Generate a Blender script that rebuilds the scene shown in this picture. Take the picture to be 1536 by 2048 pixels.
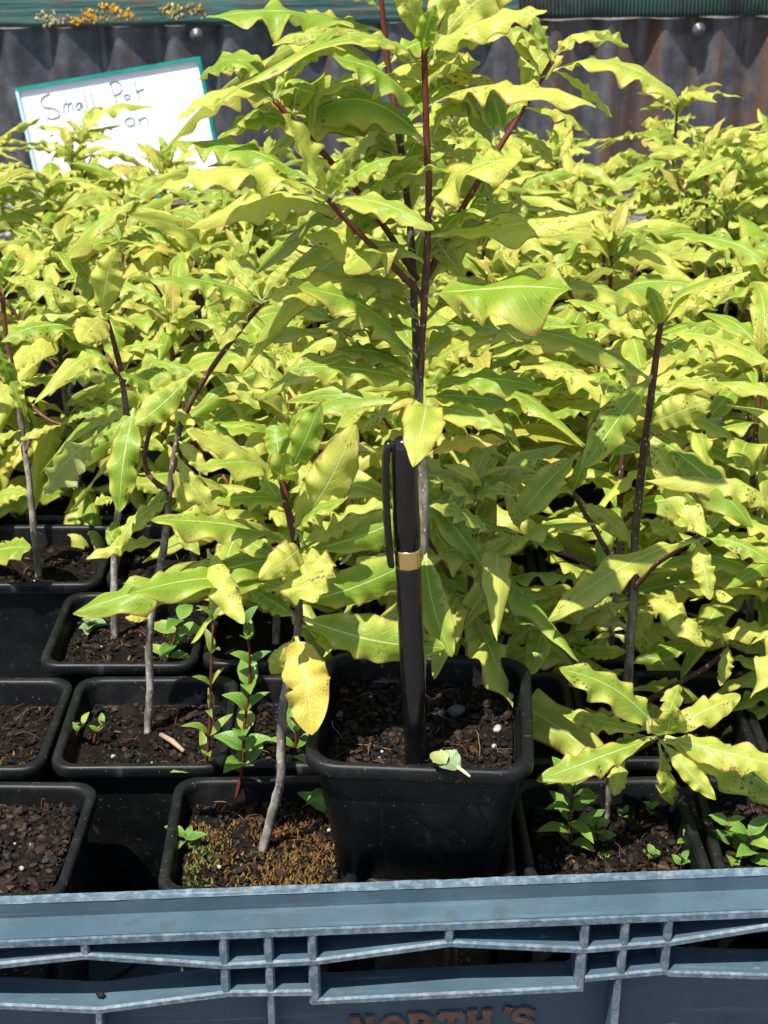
import bpy, math, random
import numpy as np
from mathutils import Vector, Matrix, noise
R = math.radians
PI = math.pi
for o in list(bpy.data.objects): bpy.data.objects.remove(o)
SC = bpy.context.scene
COL = SC.collection

# ------------------------------------------------------------------ camera
CAMZ, PITCH, F = 0.49, 24.5, 3000.0          # metres above ground, degrees down, focal length in photo pixels
cam_d = bpy.data.cameras.new('camera'); cam = bpy.data.objects.new('camera', cam_d); COL.objects.link(cam)
cam.location = (0, 0, CAMZ); cam.rotation_euler = (R(90 - PITCH), 0, 0)
cam_d.sensor_fit = 'VERTICAL'; cam_d.sensor_height = 36; cam_d.lens = F / 2048 * 36
cam_d.clip_start = 0.02; cam_d.clip_end = 200
cam_d.dof.use_dof = True; cam_d.dof.focus_distance = 0.60; cam_d.dof.aperture_fstop = 40
SC.camera = cam
# ------------------------------------------------------------------ light
SUN_TO = Vector((-0.27, -0.37, 1.0)).normalized()
w = bpy.data.worlds.new('World'); SC.world = w; w.use_nodes = True
nt = w.node_tree
sky = nt.nodes.new('ShaderNodeTexSky'); sky.sky_type = 'NISHITA'; sky.sun_disc = False
sky.sun_elevation = math.asin(SUN_TO.z); sky.sun_rotation = math.atan2(SUN_TO.x, SUN_TO.y)
nt.links.new(sky.outputs[0], nt.nodes['Background'].inputs[0]); nt.nodes['Background'].inputs[1].default_value = 0.095
sl = bpy.data.lights.new('sun', 'SUN'); sl.energy = 5.0; sl.angle = R(0.53); sl.color = (1, 0.95, 0.87)
so = bpy.data.objects.new('sun', sl); COL.objects.link(so); so.location = (-1, -1, 3)
so.rotation_euler = (-SUN_TO).to_track_quat('-Z', 'Y').to_euler()
SC.view_settings.view_transform = 'Standard'; SC.view_settings.look = 'None'; SC.view_settings.gamma = 1
SC.view_settings.exposure = 1.04
SC.render.engine = 'CYCLES'
SC.cycles.max_bounces = 6; SC.cycles.diffuse_bounces = 3; SC.cycles.use_adaptive_sampling = True; SC.cycles.adaptive_threshold = 0.03
SC.cycles.use_denoising = True

def ray(u, v):
    p = R(PITCH)
    fw = Vector((0, math.cos(p), -math.sin(p))); up = Vector((0, math.sin(p), math.cos(p)))
    return fw + Vector((1, 0, 0)) * ((u - 768) / F) + up * ((1024 - v) / F)
def pix(u, v, y):
    d = ray(u, v); return Vector((0, 0, CAMZ)) + d * (y / d.y)
def pixz(u, v, z):
    d = ray(u, v); return Vector((0, 0, CAMZ)) + d * ((z - CAMZ) / d.z)

# ------------------------------------------------------------------ node helpers
class NT:
    def __init__(s, name):
        s.m = bpy.data.materials.new(name); s.m.use_nodes = True; s.t = s.m.node_tree
        s.b = s.t.nodes['Principled BSDF']; s.out = s.t.nodes['Material Output']
    def n(s, typ, **kw):
        nd = s.t.nodes.new(typ)
        for k, v in kw.items(): setattr(nd, k, v)
        return nd
    def put(s, sock, val):
        if hasattr(val, 'is_output') or isinstance(val, bpy.types.NodeSocket): s.t.links.new(val, sock)
        elif isinstance(val, (tuple, list)) and len(val) == 3 and sock.type == 'RGBA': sock.default_value = (*val, 1)
        else: sock.default_value = val
    def math(s, op, a, b=0.0, c=None, clamp=False):
        nd = s.n('ShaderNodeMath', operation=op, use_clamp=clamp); s.put(nd.inputs[0], a); s.put(nd.inputs[1], b)
        if c is not None: s.put(nd.inputs[2], c)
        return nd.outputs[0]
    def mix(s, f, a, b, mode='MIX'):
        nd = s.n('ShaderNodeMix', data_type='RGBA', blend_type=mode); s.put(nd.inputs[0], f); s.put(nd.inputs[6], a); s.put(nd.inputs[7], b)
        return nd.outputs[2]
    def ramp(s, x, a, b, lo=0.0, hi=1.0):
        nd = s.n('ShaderNodeMapRange', interpolation_type='SMOOTHSTEP'); s.put(nd.inputs[0], x)
        for i, v in ((1, a), (2, b), (3, lo), (4, hi)): s.put(nd.inputs[i], v)
        return nd.outputs[0]
    def noise(s, vec, scale, detail=3, rough=.55, out=0):
        nd = s.n('ShaderNodeTexNoise'); s.put(nd.inputs['Vector'], vec) if vec is not None else None
        nd.inputs['Scale'].default_value = scale; nd.inputs['Detail'].default_value = detail; nd.inputs['Roughness'].default_value = rough
        return nd.outputs[out]
    def voro(s, vec, scale, feature='F1', out='Distance', dim='3D'):
        nd = s.n('ShaderNodeTexVoronoi', feature=feature, voronoi_dimensions=dim); s.put(nd.inputs['Vector'], vec); nd.inputs['Scale'].default_value = scale
        return nd.outputs[out]
    def coord(s, which='Object'): return s.n('ShaderNodeTexCoord').outputs[which]
    def mapping(s, vec, scale=(1, 1, 1), loc=None):
        nd = s.n('ShaderNodeMapping'); s.put(nd.inputs[0], vec); nd.inputs['Scale'].default_value = scale
        if loc is not None: s.put(nd.inputs['Location'], loc)
        return nd.outputs[0]
    def bump(s, h, strength=.3, dist=.001):
        nd = s.n('ShaderNodeBump'); s.put(nd.inputs['Height'], h); nd.inputs['Strength'].default_value = strength; nd.inputs['Distance'].default_value = dist
        s.t.links.new(nd.outputs[0], s.b.inputs['Normal']); return nd.outputs[0]
    def set(s, **kw):
        for k, v in kw.items(): s.put(s.b.inputs[k.replace('_', ' ')], v)

def attr(t, name='Col'):
    return t.n('ShaderNodeAttribute', attribute_name=name).outputs['Color']

# ------------------------------------------------------------------ materials
def make_leaf_mat(name, green, yellow, under, spots=1.0, edge=1.0, trans=.46, wild=1.0, midc=(.64, .67, .30)):
    t = NT(name)
    uv = t.n('ShaderNodeUVMap', uv_map='UVMap').outputs[0]
    sep = t.n('ShaderNodeSeparateXYZ'); t.put(sep.inputs[0], uv)
    u, v = sep.outputs[0], sep.outputs[1]
    au = t.math('ABSOLUTE', t.math('SUBTRACT', t.math('MULTIPLY', u, 2.0), 1.0))
    rnd = t.n('ShaderNodeObjectInfo').outputs['Random']
    rv = t.n('ShaderNodeCombineXYZ'); t.put(rv.inputs[2], t.math('MULTIPLY', rnd, 61.0)); t.put(rv.inputs[0], t.math('MULTIPLY', rnd, 37.0))
    rv2 = t.n('ShaderNodeCombineXYZ'); t.put(rv2.inputs[0], t.math('MULTIPLY', rnd, 37.0)); t.put(rv2.inputs[1], t.math('MULTIPLY', rnd, 91.0))
    vec = t.mapping(uv, (.3, 1, 1), rv.outputs[0]); vec2 = t.mapping(uv, (.3, 1, 1), rv2.outputs[0])
    nz = t.n('ShaderNodeTexNoise'); t.put(nz.inputs['Vector'], vec); nz.inputs['Scale'].default_value = 3.4; nz.inputs['Detail'].default_value = 2
    nsep = t.n('ShaderNodeSeparateColor'); t.put(nsep.inputs[0], nz.outputs[1]); big, nb_, nc_ = nsep.outputs[0], nsep.outputs[1], nsep.outputs[2]
    rim_y = t.ramp(au, .30, 1.0, -.18, .50)
    f = t.math('ADD', t.math('ADD', t.math('MULTIPLY', rnd, 1.0 * wild), t.math('MULTIPLY', big, .8)), rim_y)
    f = t.ramp(f, .34, 1.38)
    c = t.mix(f, green, yellow)
    rnd2 = t.math('FRACT', t.math('MULTIPLY', rnd, 7.31))
    c = t.mix(t.math('MULTIPLY', t.ramp(rnd2, .86, .98), .30 * wild), c, (.50, .40, .07))
    ph = t.math('FRACT', t.math('SUBTRACT', t.math('MULTIPLY', v, 13.0), t.math('MULTIPLY', au, 2.6)))
    vein = t.ramp(t.math('ABSOLUTE', t.math('SUBTRACT', ph, .5)), .0, .09, 1, 0)
    c = t.mix(t.math('MULTIPLY', vein, .10), c, (.55, .58, .14))
    wid = t.math('ADD', .026, t.math('MULTIPLY', t.math('SUBTRACT', 1.0, v), .05))
    mid = t.ramp(t.math('DIVIDE', au, wid), .55, 1.15, 1, 0)
    pet = t.ramp(v, .06, .13, 1, 0)
    mid = t.math('MAXIMUM', mid, pet)
    c = t.mix(t.math('MULTIPLY', mid, .62), c, midc)
    gate = t.ramp(nb_, .50, .66)
    d = t.voro(vec2, 40, dim='2D'); keep = t.n('ShaderNodeSeparateColor'); t.put(keep.inputs[0], t.voro(vec2, 40, out='Color', dim='2D')); kp = t.ramp(keep.outputs[0], .50, .62)
    c1 = t.math('MULTIPLY', t.ramp(t.math('SUBTRACT', d, t.math('MULTIPLY', nb_, .12)), .06, .16, 1, 0), t.math('MULTIPLY', kp, t.math('MULTIPLY', t.ramp(t.math('FRACT', t.math('MULTIPLY', rnd, 13.7)), .0, .8, .35, 1.0), t.math('ADD', .40, t.math('MULTIPLY', gate, .6)))))
    d2 = t.voro(vec2, 17, dim='2D')
    c2 = t.math('MULTIPLY', t.ramp(t.math('SUBTRACT', d2, t.math('MULTIPLY', nc_, .42)), -.05, .04, 1, 0), t.math('MULTIPLY', t.ramp(nb_, .54, .66), .85))
    c = t.mix(t.math('MULTIPLY', t.math('MAXIMUM', c1, c2), .9 * spots), c, (.085, .030, .014))
    en = t.ramp(nc_, .42, .62)
    ed = t.math('MULTIPLY', t.ramp(t.math('ADD', au, t.math('MULTIPLY', nb_, .10)), .93, 1.03), t.math('ADD', .28, t.math('MULTIPLY', en, .65)))
    c = t.mix(t.math('MULTIPLY', ed, edge), c, (.20, .06, .03))
    # pale felted underside
    bf = t.n('ShaderNodeNewGeometry').outputs['Backfacing']
    cu = t.mix(.62, c, under)
    cu = t.mix(t.math('MULTIPLY', mid, .6), cu, (.62, .64, .36))
    c = t.mix(bf, c, cu)
    t.set(Base_Color=c, Roughness=t.math('ADD', t.math('ADD', .38, t.math('MULTIPLY', big, .16)), t.math('MULTIPLY', bf, .3)))
    t.put(t.b.inputs['Specular IOR Level'], t.math('SUBTRACT', .42, t.math('MULTIPLY', bf, .25)))
    h = t.math('ADD', t.math('MULTIPLY', vein, -.4), t.math('ADD', t.math('MULTIPLY', mid, -.8), t.noise(vec, 14, 1)))
    nrm = t.bump(h, .35, .0009)
    tr = t.n('ShaderNodeBsdfTranslucent'); t.put(tr.inputs[0], t.mix(1.0, c, (1.12, 1.15, .55), 'MULTIPLY')); t.put(tr.inputs[1], nrm)
    mx = t.n('ShaderNodeMixShader'); mx.inputs[0].default_value = trans
    t.t.links.new(t.b.outputs[0], mx.inputs[1]); t.t.links.new(tr.outputs[0], mx.inputs[2]); t.t.links.new(mx.outputs[0], t.out.inputs[0])
    return t.m

M = {}
M['leaf'] = make_leaf_mat('golden_leaf', (.215, .335, .030), (.50, .515, .098), (.38, .43, .22))
M['yleaf'] = make_leaf_mat('yellowing_leaf', (.50, .45, .05), (.62, .50, .10), (.45, .45, .2), spots=1.3, edge=.5)
M['tan'] = make_leaf_mat('tan_young_leaf', (.34, .34, .045), (.50, .44, .095), (.40, .41, .20), spots=1.2, edge=1.0)
M['weed'] = make_leaf_mat('weed_leaf', (.065, .16, .022), (.13, .25, .035), (.20, .27, .12), spots=.1, edge=.25, trans=.25, midc=(.15, .24, .07))
M['redweed'] = make_leaf_mat('red_tinged_leaf', (.10, .19, .03), (.20, .26, .045), (.3, .2, .12), spots=.3, edge=.8, trans=.25, midc=(.24, .20, .09))
M['paleleaf'] = make_leaf_mat('pale_downy_leaf', (.13, .21, .085), (.17, .24, .11), (.25, .3, .18), spots=0, edge=.1, trans=.2, midc=(.22, .29, .14))

def mk_stem():
    t = NT('seedling_stem'); a = attr(t)
    sp = t.n('ShaderNodeSeparateColor'); t.put(sp.inputs[0], a); age = sp.outputs[0]
    ob = t.coord(); n1 = t.noise(ob, 420, 3); n2 = t.noise(t.mapping(ob, (1, 1, .35)), 260, 3)
    young = t.mix(n2, (.065, .014, .010), (.15, .040, .020))
    old = t.mix(t.ramp(n2, .35, .7), (.10, .085, .07), (.33, .30, .26))
    mid = t.mix(t.ramp(n2, .3, .7), (.045, .023, .016), (.115, .066, .045))
    c = t.mix(t.ramp(age, .08, .55), young, mid); c = t.mix(t.ramp(age, .5, 1.0), c, old)
    vd = t.voro(t.mapping(ob, (1, 1, .6)), 520); gate = t.ramp(age, .25, .5)
    c = t.mix(t.math('MULTIPLY', t.ramp(vd, .12, .22, .75, 0), gate), c, (.5, .46, .4))
    t.set(Base_Color=c, Roughness=t.ramp(age, 0, 1, .48, .85), Specular_IOR_Level=.25); t.bump(n1, .5, .0006); return t.m
M['stem'] = mk_stem()

def mk_plastic_black():
    t = NT('black_pot_plastic'); ob = t.coord(); n = t.noise(ob, 60, 4); d = t.voro(ob, 330)
    c = t.mix(t.ramp(n, .45, .75), (.004, .0045, .005), (.010, .010, .010))
    c = t.mix(t.ramp(t.math('ADD', d, t.math('MULTIPLY', n, .15)), .13, .17, .5, 0), c, (.22, .2, .18))
    c = t.mix(t.ramp(t.noise(ob, 38, 6, .7), .50, .72, 0, .4), c, (.028, .026, .024))
    c = t.mix(t.ramp(t.noise(ob, 260, 3, .6), .64, .70, 0, .55), c, (.06, .048, .038))
    sc = t.noise(t.mapping(ob, (220, 220, 14)), 1, 3)
    c = t.mix(t.ramp(sc, .62, .8, 0, .35), c, (.06, .06, .062))
    t.set(Base_Color=c, Roughness=t.math('ADD', .34, t.math('MULTIPLY', n, .25)), Specular_IOR_Level=.24); t.bump(t.noise(ob, 600, 2), .12, .0005); return t.m
M['pot'] = mk_plastic_black()

def mk_soil():
    t = NT('potting_soil'); ob = t.coord(); n = t.noise(ob, 160, 5, .7); n2 = t.noise(ob, 45, 3)
    c = t.mix(t.ramp(n, .35, .7), (.0025, .002, .0017), (.010, .0066, .0045))
    c = t.mix(t.ramp(n2, .55, .72, 0, .5), c, (.017, .010, .006))
    t.set(Base_Color=c, Roughness=.85, Specular_IOR_Level=.12); t.bump(n, 1.0, .003); return t.m
M['soil'] = mk_soil()

def mk_col(name, rough=.7, spec=.3, nscale=300, amt=.35, bump=.4):
    t = NT(name); a = attr(t); n = t.noise(t.coord(), nscale, 3)
    c = t.mix(amt, a, t.mix(n, (.0, .0, .0), (1.6, 1.6, 1.6)), 'MULTIPLY')
    t.set(Base_Color=c, Roughness=rough, Specular_IOR_Level=spec); t.bump(n, bump, .001); return t.m
M['crumb'] = mk_col('bark_crumbs', .7, .15)
M['moss'] = mk_col('moss_tufts', .8, .2)
M['fibre'] = mk_col('root_fibres', .7, .2)
M['pebble'] = mk_col('river_pebbles', .7, .3, 120, .4)
M['lichen'] = mk_col('lichen_crust', .9, .1, 200, .4, .8)

def mk_flat(name, c1, c2, scale=80, rough=.6, spec=.4, metal=0., bump=.2):
    t = NT(name); n = t.noise(t.coord(), scale, 4); t.set(Base_Color=t.mix(t.ramp(n, .3, .7), c1, c2), Roughness=rough, Metallic=metal, Specular_IOR_Level=spec)
    if bump: t.bump(n, bump, .001)
    return t.m
M['perlite'] = mk_flat('perlite', (.20, .19, .17), (.34, .33, .30), 300)
M['pen'] = mk_flat('pen_black', (.003, .003, .0035), (.006, .006, .007), 90, .16, .5, bump=.02)
M['gold'] = mk_flat('pen_gold', (.80, .56, .22), (.88, .66, .30), 20, .22, .5, 1.0, 0)
M['teal'] = mk_flat('teal_plastic', (.0, .17, .15), (.01, .22, .19), 40, .35)
M['ink'] = mk_flat('marker_ink', (.09, .17, .20), (.16, .25, .27), 150, .7, bump=0)
M['card'] = mk_flat('white_card', (.80, .80, .82), (.84, .84, .86), 30, .5, bump=0)
M['perspex'] = mk_flat('clear_edge', (.35, .55, .65), (.45, .65, .75), 60, .2)

def mk_crate(name, worn):
    t = NT(name); ob = t.coord(); n = t.noise(ob, 40, 4); n2 = t.noise(t.mapping(ob, (18, 260, 260)), 1, 3); sp = t.noise(ob, 1300, 2)
    c = t.mix(t.ramp(n, .3, .75), (.036, .066, .092), (.055, .092, .120))
    c = t.mix(t.ramp(n2, .55, .75, 0, .22), c, (.14, .20, .245))
    c = t.mix(t.ramp(t.noise(ob, 110, 4), .56, .72, 0, .5), c, (.045, .052, .054))
    c = t.mix(t.ramp(t.noise(t.mapping(ob, (1, 1, 2.5)), 17, 6, .7), .50, .70, 0, .55), c, (.040, .052, .060))
    scr = t.noise(t.mapping(ob, (9, 300, 900)), 1, 2); c = t.mix(t.ramp(scr, .66, .72, 0, .4), c, (.22, .27, .31))
    if worn: c = t.mix(t.ramp(t.noise(ob, 320, 4, .7), .40, .70, .05, .42), c, (.27, .32, .36))
    else: c = t.mix(t.ramp(sp, .72, .77, 0, .35), c, (.35, .4, .44))
    t.set(Base_Color=c, Roughness=.52, Specular_IOR_Level=.35); t.bump(sp if worn else n2, .2 if worn else .15, .0005); return t.m
M['crate'] = mk_crate('blue_crate_plastic', False); M['worn'] = mk_crate('worn_crate_edge', True)
M['rustletter'] = mk_flat('rust_brown_lettering', (.10, .045, .03), (.20, .10, .07), 260, .7)

def mk_iron():
    t = NT('weathered_corrugated_iron'); ob = t.coord()
    st = t.noise(t.mapping(ob, (34, 34, 3.0)), 1, 6, .7); n = t.noise(ob, 26, 5, .65); sp = t.noise(ob, 130, 3, .7)
    sepx = t.n('ShaderNodeSeparateXYZ'); t.put(sepx.inputs[0], ob)
    side = t.ramp(sepx.outputs[0], -.05, .35, -.06, .06)
    c = t.mix(t.ramp(n, .35, .7), (.062, .065, .075), (.135, .14, .155))
    rust = t.ramp(t.math('ADD', t.math('ADD', st, t.math('MULTIPLY', n, .35)), side), .66, .84)
    c = t.mix(t.math('MULTIPLY', rust, .8), c, t.mix(sp, (.05, .022, .012), (.16, .075, .035)))
    c = t.mix(t.ramp(sp, .66, .74, 0, .5), c, (.30, .31, .32))
    t.set(Base_Color=c, Metallic=.45, Roughness=t.ramp(rust, 0, 1, .38, .75)); t.bump(sp, .25, .002); return t.m
M['iron'] = mk_iron()
def mk_timber():
    t = NT('flaking_green_timber'); ob = t.coord(); g = t.noise(t.mapping(ob, (6, 90, 90)), 1, 4, .6); n = t.noise(ob, 22, 4)
    c = t.mix(t.ramp(g, .35, .65), (.018, .06, .055), (.05, .125, .11))
    c = t.mix(t.ramp(t.math('ADD', g, t.math('MULTIPLY', n, .6)), .82, .95), c, (.09, .075, .06))
    t.set(Base_Color=c, Roughness=.8); t.bump(g, .8, .004); return t.m
M['timber'] = mk_timber()
def mk_net():
    t = NT('dark_green_shade_netting'); ob = t.coord(); b = t.n('ShaderNodeTexBrick'); t.put(b.inputs[0], t.mapping(ob, (1, 1, 1)))
    wv = t.n('ShaderNodeTexWave'); t.put(wv.inputs[0], t.mapping(ob, (1, 1, 1))); wv.inputs['Scale'].default_value = 60
    n = t.noise(ob, 30, 4)
    c = t.mix(t.ramp(wv.outputs[1], .3, .8), (.006, .02, .016), (.03, .085, .065)); c = t.mix(t.ramp(n, .5, .7), c, (.012, .014, .012))
    t.set(Base_Color=c, Roughness=.8); t.bump(wv.outputs[1], .6, .003); return t.m
M['net'] = mk_net()
def mk_ground():
    t = NT('gravelly_earth'); ob = t.coord(); n = t.noise(ob, 30, 5, .65); v = t.voro(ob, 55)
    c = t.mix(t.ramp(n, .35, .7), (.05, .042, .034), (.16, .14, .115)); c = t.mix(t.ramp(v, .2, .6, .4, 0), c, (.22, .21, .2))
    t.set(Base_Color=c, Roughness=.9); t.bump(v, .6, .01); return t.m
M['ground'] = mk_ground()

# ------------------------------------------------------------------ mesh helpers
class MB:
    def __init__(s): s.v, s.f, s.mi, s.c = [], [], [], []
    def add(s, vs, fs, mi=0, col=None):
        b = len(s.v); s.v += [tuple(x) for x in vs]; s.f += [tuple(b + i for i in f) for f in fs]; s.mi += [mi] * len(fs)
        s.c += ([col] * len(vs) if (col is None or not isinstance(col, list)) else col)
    def box(s, x0, x1, y0, y1, z0, z1, mi=0, col=None):
        vs = [(x, y, z) for x in (x0, x1) for y in (y0, y1) for z in (z0, z1)]
        s.add(vs, [(0, 1, 3, 2), (4, 6, 7, 5), (0, 4, 5, 1), (2, 3, 7, 6), (0, 2, 6, 4), (1, 5, 7, 3)], mi, col)
    def tube(s, pts, rad, n=8, mi=0, cols=None, cap=True):
        pts = [Vector(p) for p in pts]; m = len(pts)
        rad = rad if isinstance(rad, (list, tuple)) else [rad] * m
        vs, fs, cs = [], [], []; ref = None
        for i, p in enumerate(pts):
            t = (pts[min(i + 1, m - 1)] - pts[max(i - 1, 0)]).normalized()
            if ref is None: ref = Vector((1, 0, 0)) if abs(t.x) < .8 else Vector((0, 1, 0))
            a = (ref - t * ref.dot(t)).normalized(); ref = a; b = t.cross(a)
            for k in range(n):
                an = 2 * PI * k / n; vs.append(p + (a * math.cos(an) + b * math.sin(an)) * rad[i])
                if cols: cs.append(cols[i])
        for i in range(m - 1):
            for k in range(n): fs.append((i * n + k, i * n + (k + 1) % n, (i + 1) * n + (k + 1) % n, (i + 1) * n + k))
        if cap: fs.append(tuple(range(n - 1, -1, -1))); fs.append(tuple((m - 1) * n + k for k in range(n)))
        s.add(vs, fs, mi, cs if cols else None)
    def mesh(s, name, mats, smooth=True):
        me = bpy.data.meshes.new(name); me.from_pydata(s.v, [], s.f)
        for m in (mats if isinstance(mats, list) else [mats]): me.materials.append(m)
        me.polygons.foreach_set('material_index', s.mi)
        me.polygons.foreach_set('use_smooth', [smooth] * len(s.f))
        if any(c is not None for c in s.c):
            at = me.color_attributes.new('Col', 'FLOAT_COLOR', 'POINT')
            arr = np.array([(*(c or (1, 1, 1))[:3], 1.0) for c in s.c], dtype=np.float32); at.data.foreach_set('color', arr.ravel())
        me.update(); return me
    def build(s, name, mats, parent=None, smooth=True):
        return link(name, s.mesh(name, mats, smooth), parent)

def link(name, data, parent=None):
    o = bpy.data.objects.new(name, data); COL.objects.link(o); o.parent = parent; return o
def tag(o, label=None, cat=None, group=None, kind=None):
    for k, v in (('label', label), ('category', cat), ('group', group), ('kind', kind)):
        if v: o[k] = v
    return o
def empty(name, loc=(0, 0, 0), rz=0):
    o = link(name, None); o.location = loc; o.rotation_euler = (0, 0, rz); o.empty_display_size = .01; return o
def spline(pts, n):
    """Catmull-Rom through pts, n samples"""
    P = [Vector(p) for p in pts]; m = len(P) - 1; out = []
    for i in range(n):
        x = i / (n - 1) * m; k = min(int(x), m - 1); t = x - k
        p0, p1, p2, p3 = P[max(k - 1, 0)], P[k], P[k + 1], P[min(k + 2, m)]
        out.append(.5 * ((2 * p1) + (p2 - p0) * t + (2 * p0 - 5 * p1 + 4 * p2 - p3) * t * t + (3 * p1 - p0 - 3 * p2 + p3) * t ** 3))
    return out

# ------------------------------------------------------------------ leaves
def leaf_data(name, mat, L=1.0, ratio=.27, arch=.08, droop=0., amp=.22, waves=4.5, cup=.15, twist=0., seed=0, nt_=22, nu=8, shape=0, bite=0, curl=0):
    """leaf along +x, normal +z; arch bows the midrib up, droop drops the tip"""
    rg = random.Random(seed)
    T = np.linspace(0, 1, nt_ + 1); U = np.linspace(-1, 1, nu + 1)
    W = ratio * L / 2
    if shape == 0:   base = np.sin(PI * np.clip((T - .07) / .93, 0, 1) ** .95) ** .62
    elif shape == 1: base = np.sin(PI * np.clip((T - .07) / .93, 0, 1) ** 1.25) ** .8     # widest beyond the middle
    else:            base = np.sin(PI * np.clip((T - .05) / .95, 0, 1) ** .7) ** .8       # weeds, ovate
    base = np.maximum(base, .035 / max(ratio, .1) * (T < .2)); base[-1] = .015
    p1, p2 = rg.uniform(0, 6.28), rg.uniform(0, 6.28); w2 = waves * rg.uniform(.85, 1.15); sk = rg.uniform(-.06, .06)
    env = np.sin(PI * np.clip((T - .06) / .94, 0, 1)) ** .6
    swing = rg.uniform(-.05, .05) * L
    verts = np.zeros((nt_ + 1, nu + 1, 3)); uv = np.zeros((nt_ + 1, nu + 1, 2))
    for i, t in enumerate(T):
        mz = arch * 4 * t * (1 - t) * L - droop * t * t * L - curl * t ** 4 * L
        dz = arch * 4 * (1 - 2 * t) - 2 * droop * t - 4 * curl * t ** 3                       # slope of the midrib
        th = math.atan(dz); my = swing * math.sin(PI * t) + 0.0
        tw = twist * t
        for j, u in enumerate(U):
            lf = u < 0; wv_ = waves if lf else w2; p_ = p1 if lf else p2
            ph = 2 * PI * wv_ * t + p_ + 1.3 * math.sin(2 * PI * t * 1.3 + 2 * p_)
            am = .62 + .38 * math.sin(2 * PI * t * 1.9 + 3.1 * p_)
            wl = 1 + .035 * math.sin(ph + 1.3)
            if bite and u * bite > 0: wl *= 1 - .38 * math.exp(-((t - .56) / .045) ** 2)
            y = u * W * base[i] * wl
            au = abs(u)
            z = amp * W * 1.55 * env[i] * (au ** 2.1) * am * math.sin(ph) + cup * W * base[i] * au ** 2 + .16 * W * base[i] * min(au, .35)
            z += .03 * W * math.sin(9 * t + 3 * u + p1)
            c, s_ = math.cos(tw), math.sin(tw); y, z = y * c - z * s_, y * s_ + z * c
            verts[i, j] = (t * L - z * math.sin(th), y + my, mz + z * math.cos(th)); uv[i, j] = (u * .5 + .5, t)
    V = verts.reshape(-1, 3); w_ = nu + 1
    idx = np.arange((nt_ + 1) * w_).reshape(nt_ + 1, w_)
    fc = np.stack([idx[:-1, :-1], idx[1:, :-1], idx[1:, 1:], idx[:-1, 1:]], -1).reshape(-1, 4)
    me = bpy.data.meshes.new(name); me.from_pydata(V.tolist(), [], fc.tolist()); me.materials.append(mat)
    l = me.uv_layers.new(name='UVMap'); l.data.foreach_set('uv', uv.reshape(-1, 2)[fc.ravel()].astype(np.float32).ravel())
    me.polygons.foreach_set('use_smooth', [True] * len(fc)); me.update(); return me

def frame(x, n):
    x = x.normalized(); z = n - x * n.dot(x)
    if z.length < 1e-4: z = Vector((0, -1, .3)); z = z - x * z.dot(x)
    z.normalize(); y = z.cross(x)
    return Matrix((x, y, z)).transposed().to_4x4()
NRM = {'u': (0, -.18, 1), 'm': (-.05, -.52, .9), 'f': (0, -1, .35), 'b': (0, .75, .5), 'l': (-.6, -.5, .7), 'r': (.6, -.5, .7), 'v': (0, -.95, -.1)}

rng = random.Random(11)
VAR = []      # shared leaf meshes for the plants further back, unit length
for k in range(44):
    VAR.append(leaf_data('leaf', M['leaf'], 1.0, rng.uniform(.20, .28), rng.uniform(.05, .19), rng.uniform(.10, .60), rng.uniform(.24, .56), rng.uniform(3.2, 6.0),
                         rng.uniform(-.95, -.10), rng.uniform(-1.0, 1.0), k, 40, 8, k % 2, 0, rng.choice((0, 0, .1, .25, .4))))

TANV = [leaf_data('leaf', M['tan'], 1.0, rng.uniform(.24, .34), rng.uniform(.05, .2), rng.uniform(.0, .4), rng.uniform(.12, .3), rng.uniform(2.4, 4), rng.uniform(-.4, .2), rng.uniform(-.4, .4), 200 + k, 30, 8, k % 2) for k in range(8)]
def leaf_px(root, bu, bv, by, tu, tv, ty, typ='m', ratio=.27, arch=.08, amp=.26, seed=0, mat='leaf', cup=.15, waves=4.5, droop=0., shape=None, roll=0., bite=0, name='leaf'):
    a, b = pix(bu, bv, by), pix(tu, tv, ty); d = b - a; L = d.length
    ratio *= {'u': 1.2, 'm': .86, 'f': .84}.get(typ, .9)
    me = leaf_data(name, M[mat], L, ratio, arch, droop, amp, waves, cup, roll, seed, 40, 8, seed % 2 if shape is None else shape, bite)
    o = link(name, me, root)
    x = d.normalized()
    mw = Matrix.Translation(a) @ frame(x, Vector(NRM[typ]))
    o.matrix_local = Matrix.Translation(root.location).inverted() @ mw
    return o

def stem_part(root, name, pts, r0, r1, a0, a1, n=8, samples=None):
    """pts in world; a0..a1 = bark age 1 (grey) .. 0 (red, young)"""
    samples = samples or max(8, len(pts) * 5)
    P = spline(pts, samples); rg = random.Random(int(P[0].x * 1e5) & 0xffff); loc = root.location
    rad, cols = [], []
    for i, p in enumerate(P):
        t = i / (samples - 1); rr = r0 + (r1 - r0) * t; rad.append(rr * (1 + rg.uniform(-.07, .10)))
        cols.append((a0 + (a1 - a0) * t ** 1.9,) * 3); P[i] = p - loc + Vector((rg.uniform(-1, 1), rg.uniform(-1, 1), 0)) * rr * .12
    mb = MB(); mb.tube(P, rad, n, 0, cols); return mb.build(name, M['stem'], root)

def rand_leaf(root, p, az, el, L, rg, tan=.05):
    x = Vector((math.cos(az) * math.cos(el), math.sin(az) * math.cos(el), math.sin(el)))
    n = Vector((rg.uniform(-.35, .35), rg.uniform(-.35, .25) - .12, 1))
    o = link('leaf', rg.choice(TANV if rg.random() < tan else VAR), root)
    mw = Matrix.Translation(p - root.location) @ frame(x, n) @ Matrix.Scale(L, 4)
    o.matrix_local = mw; return o

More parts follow.
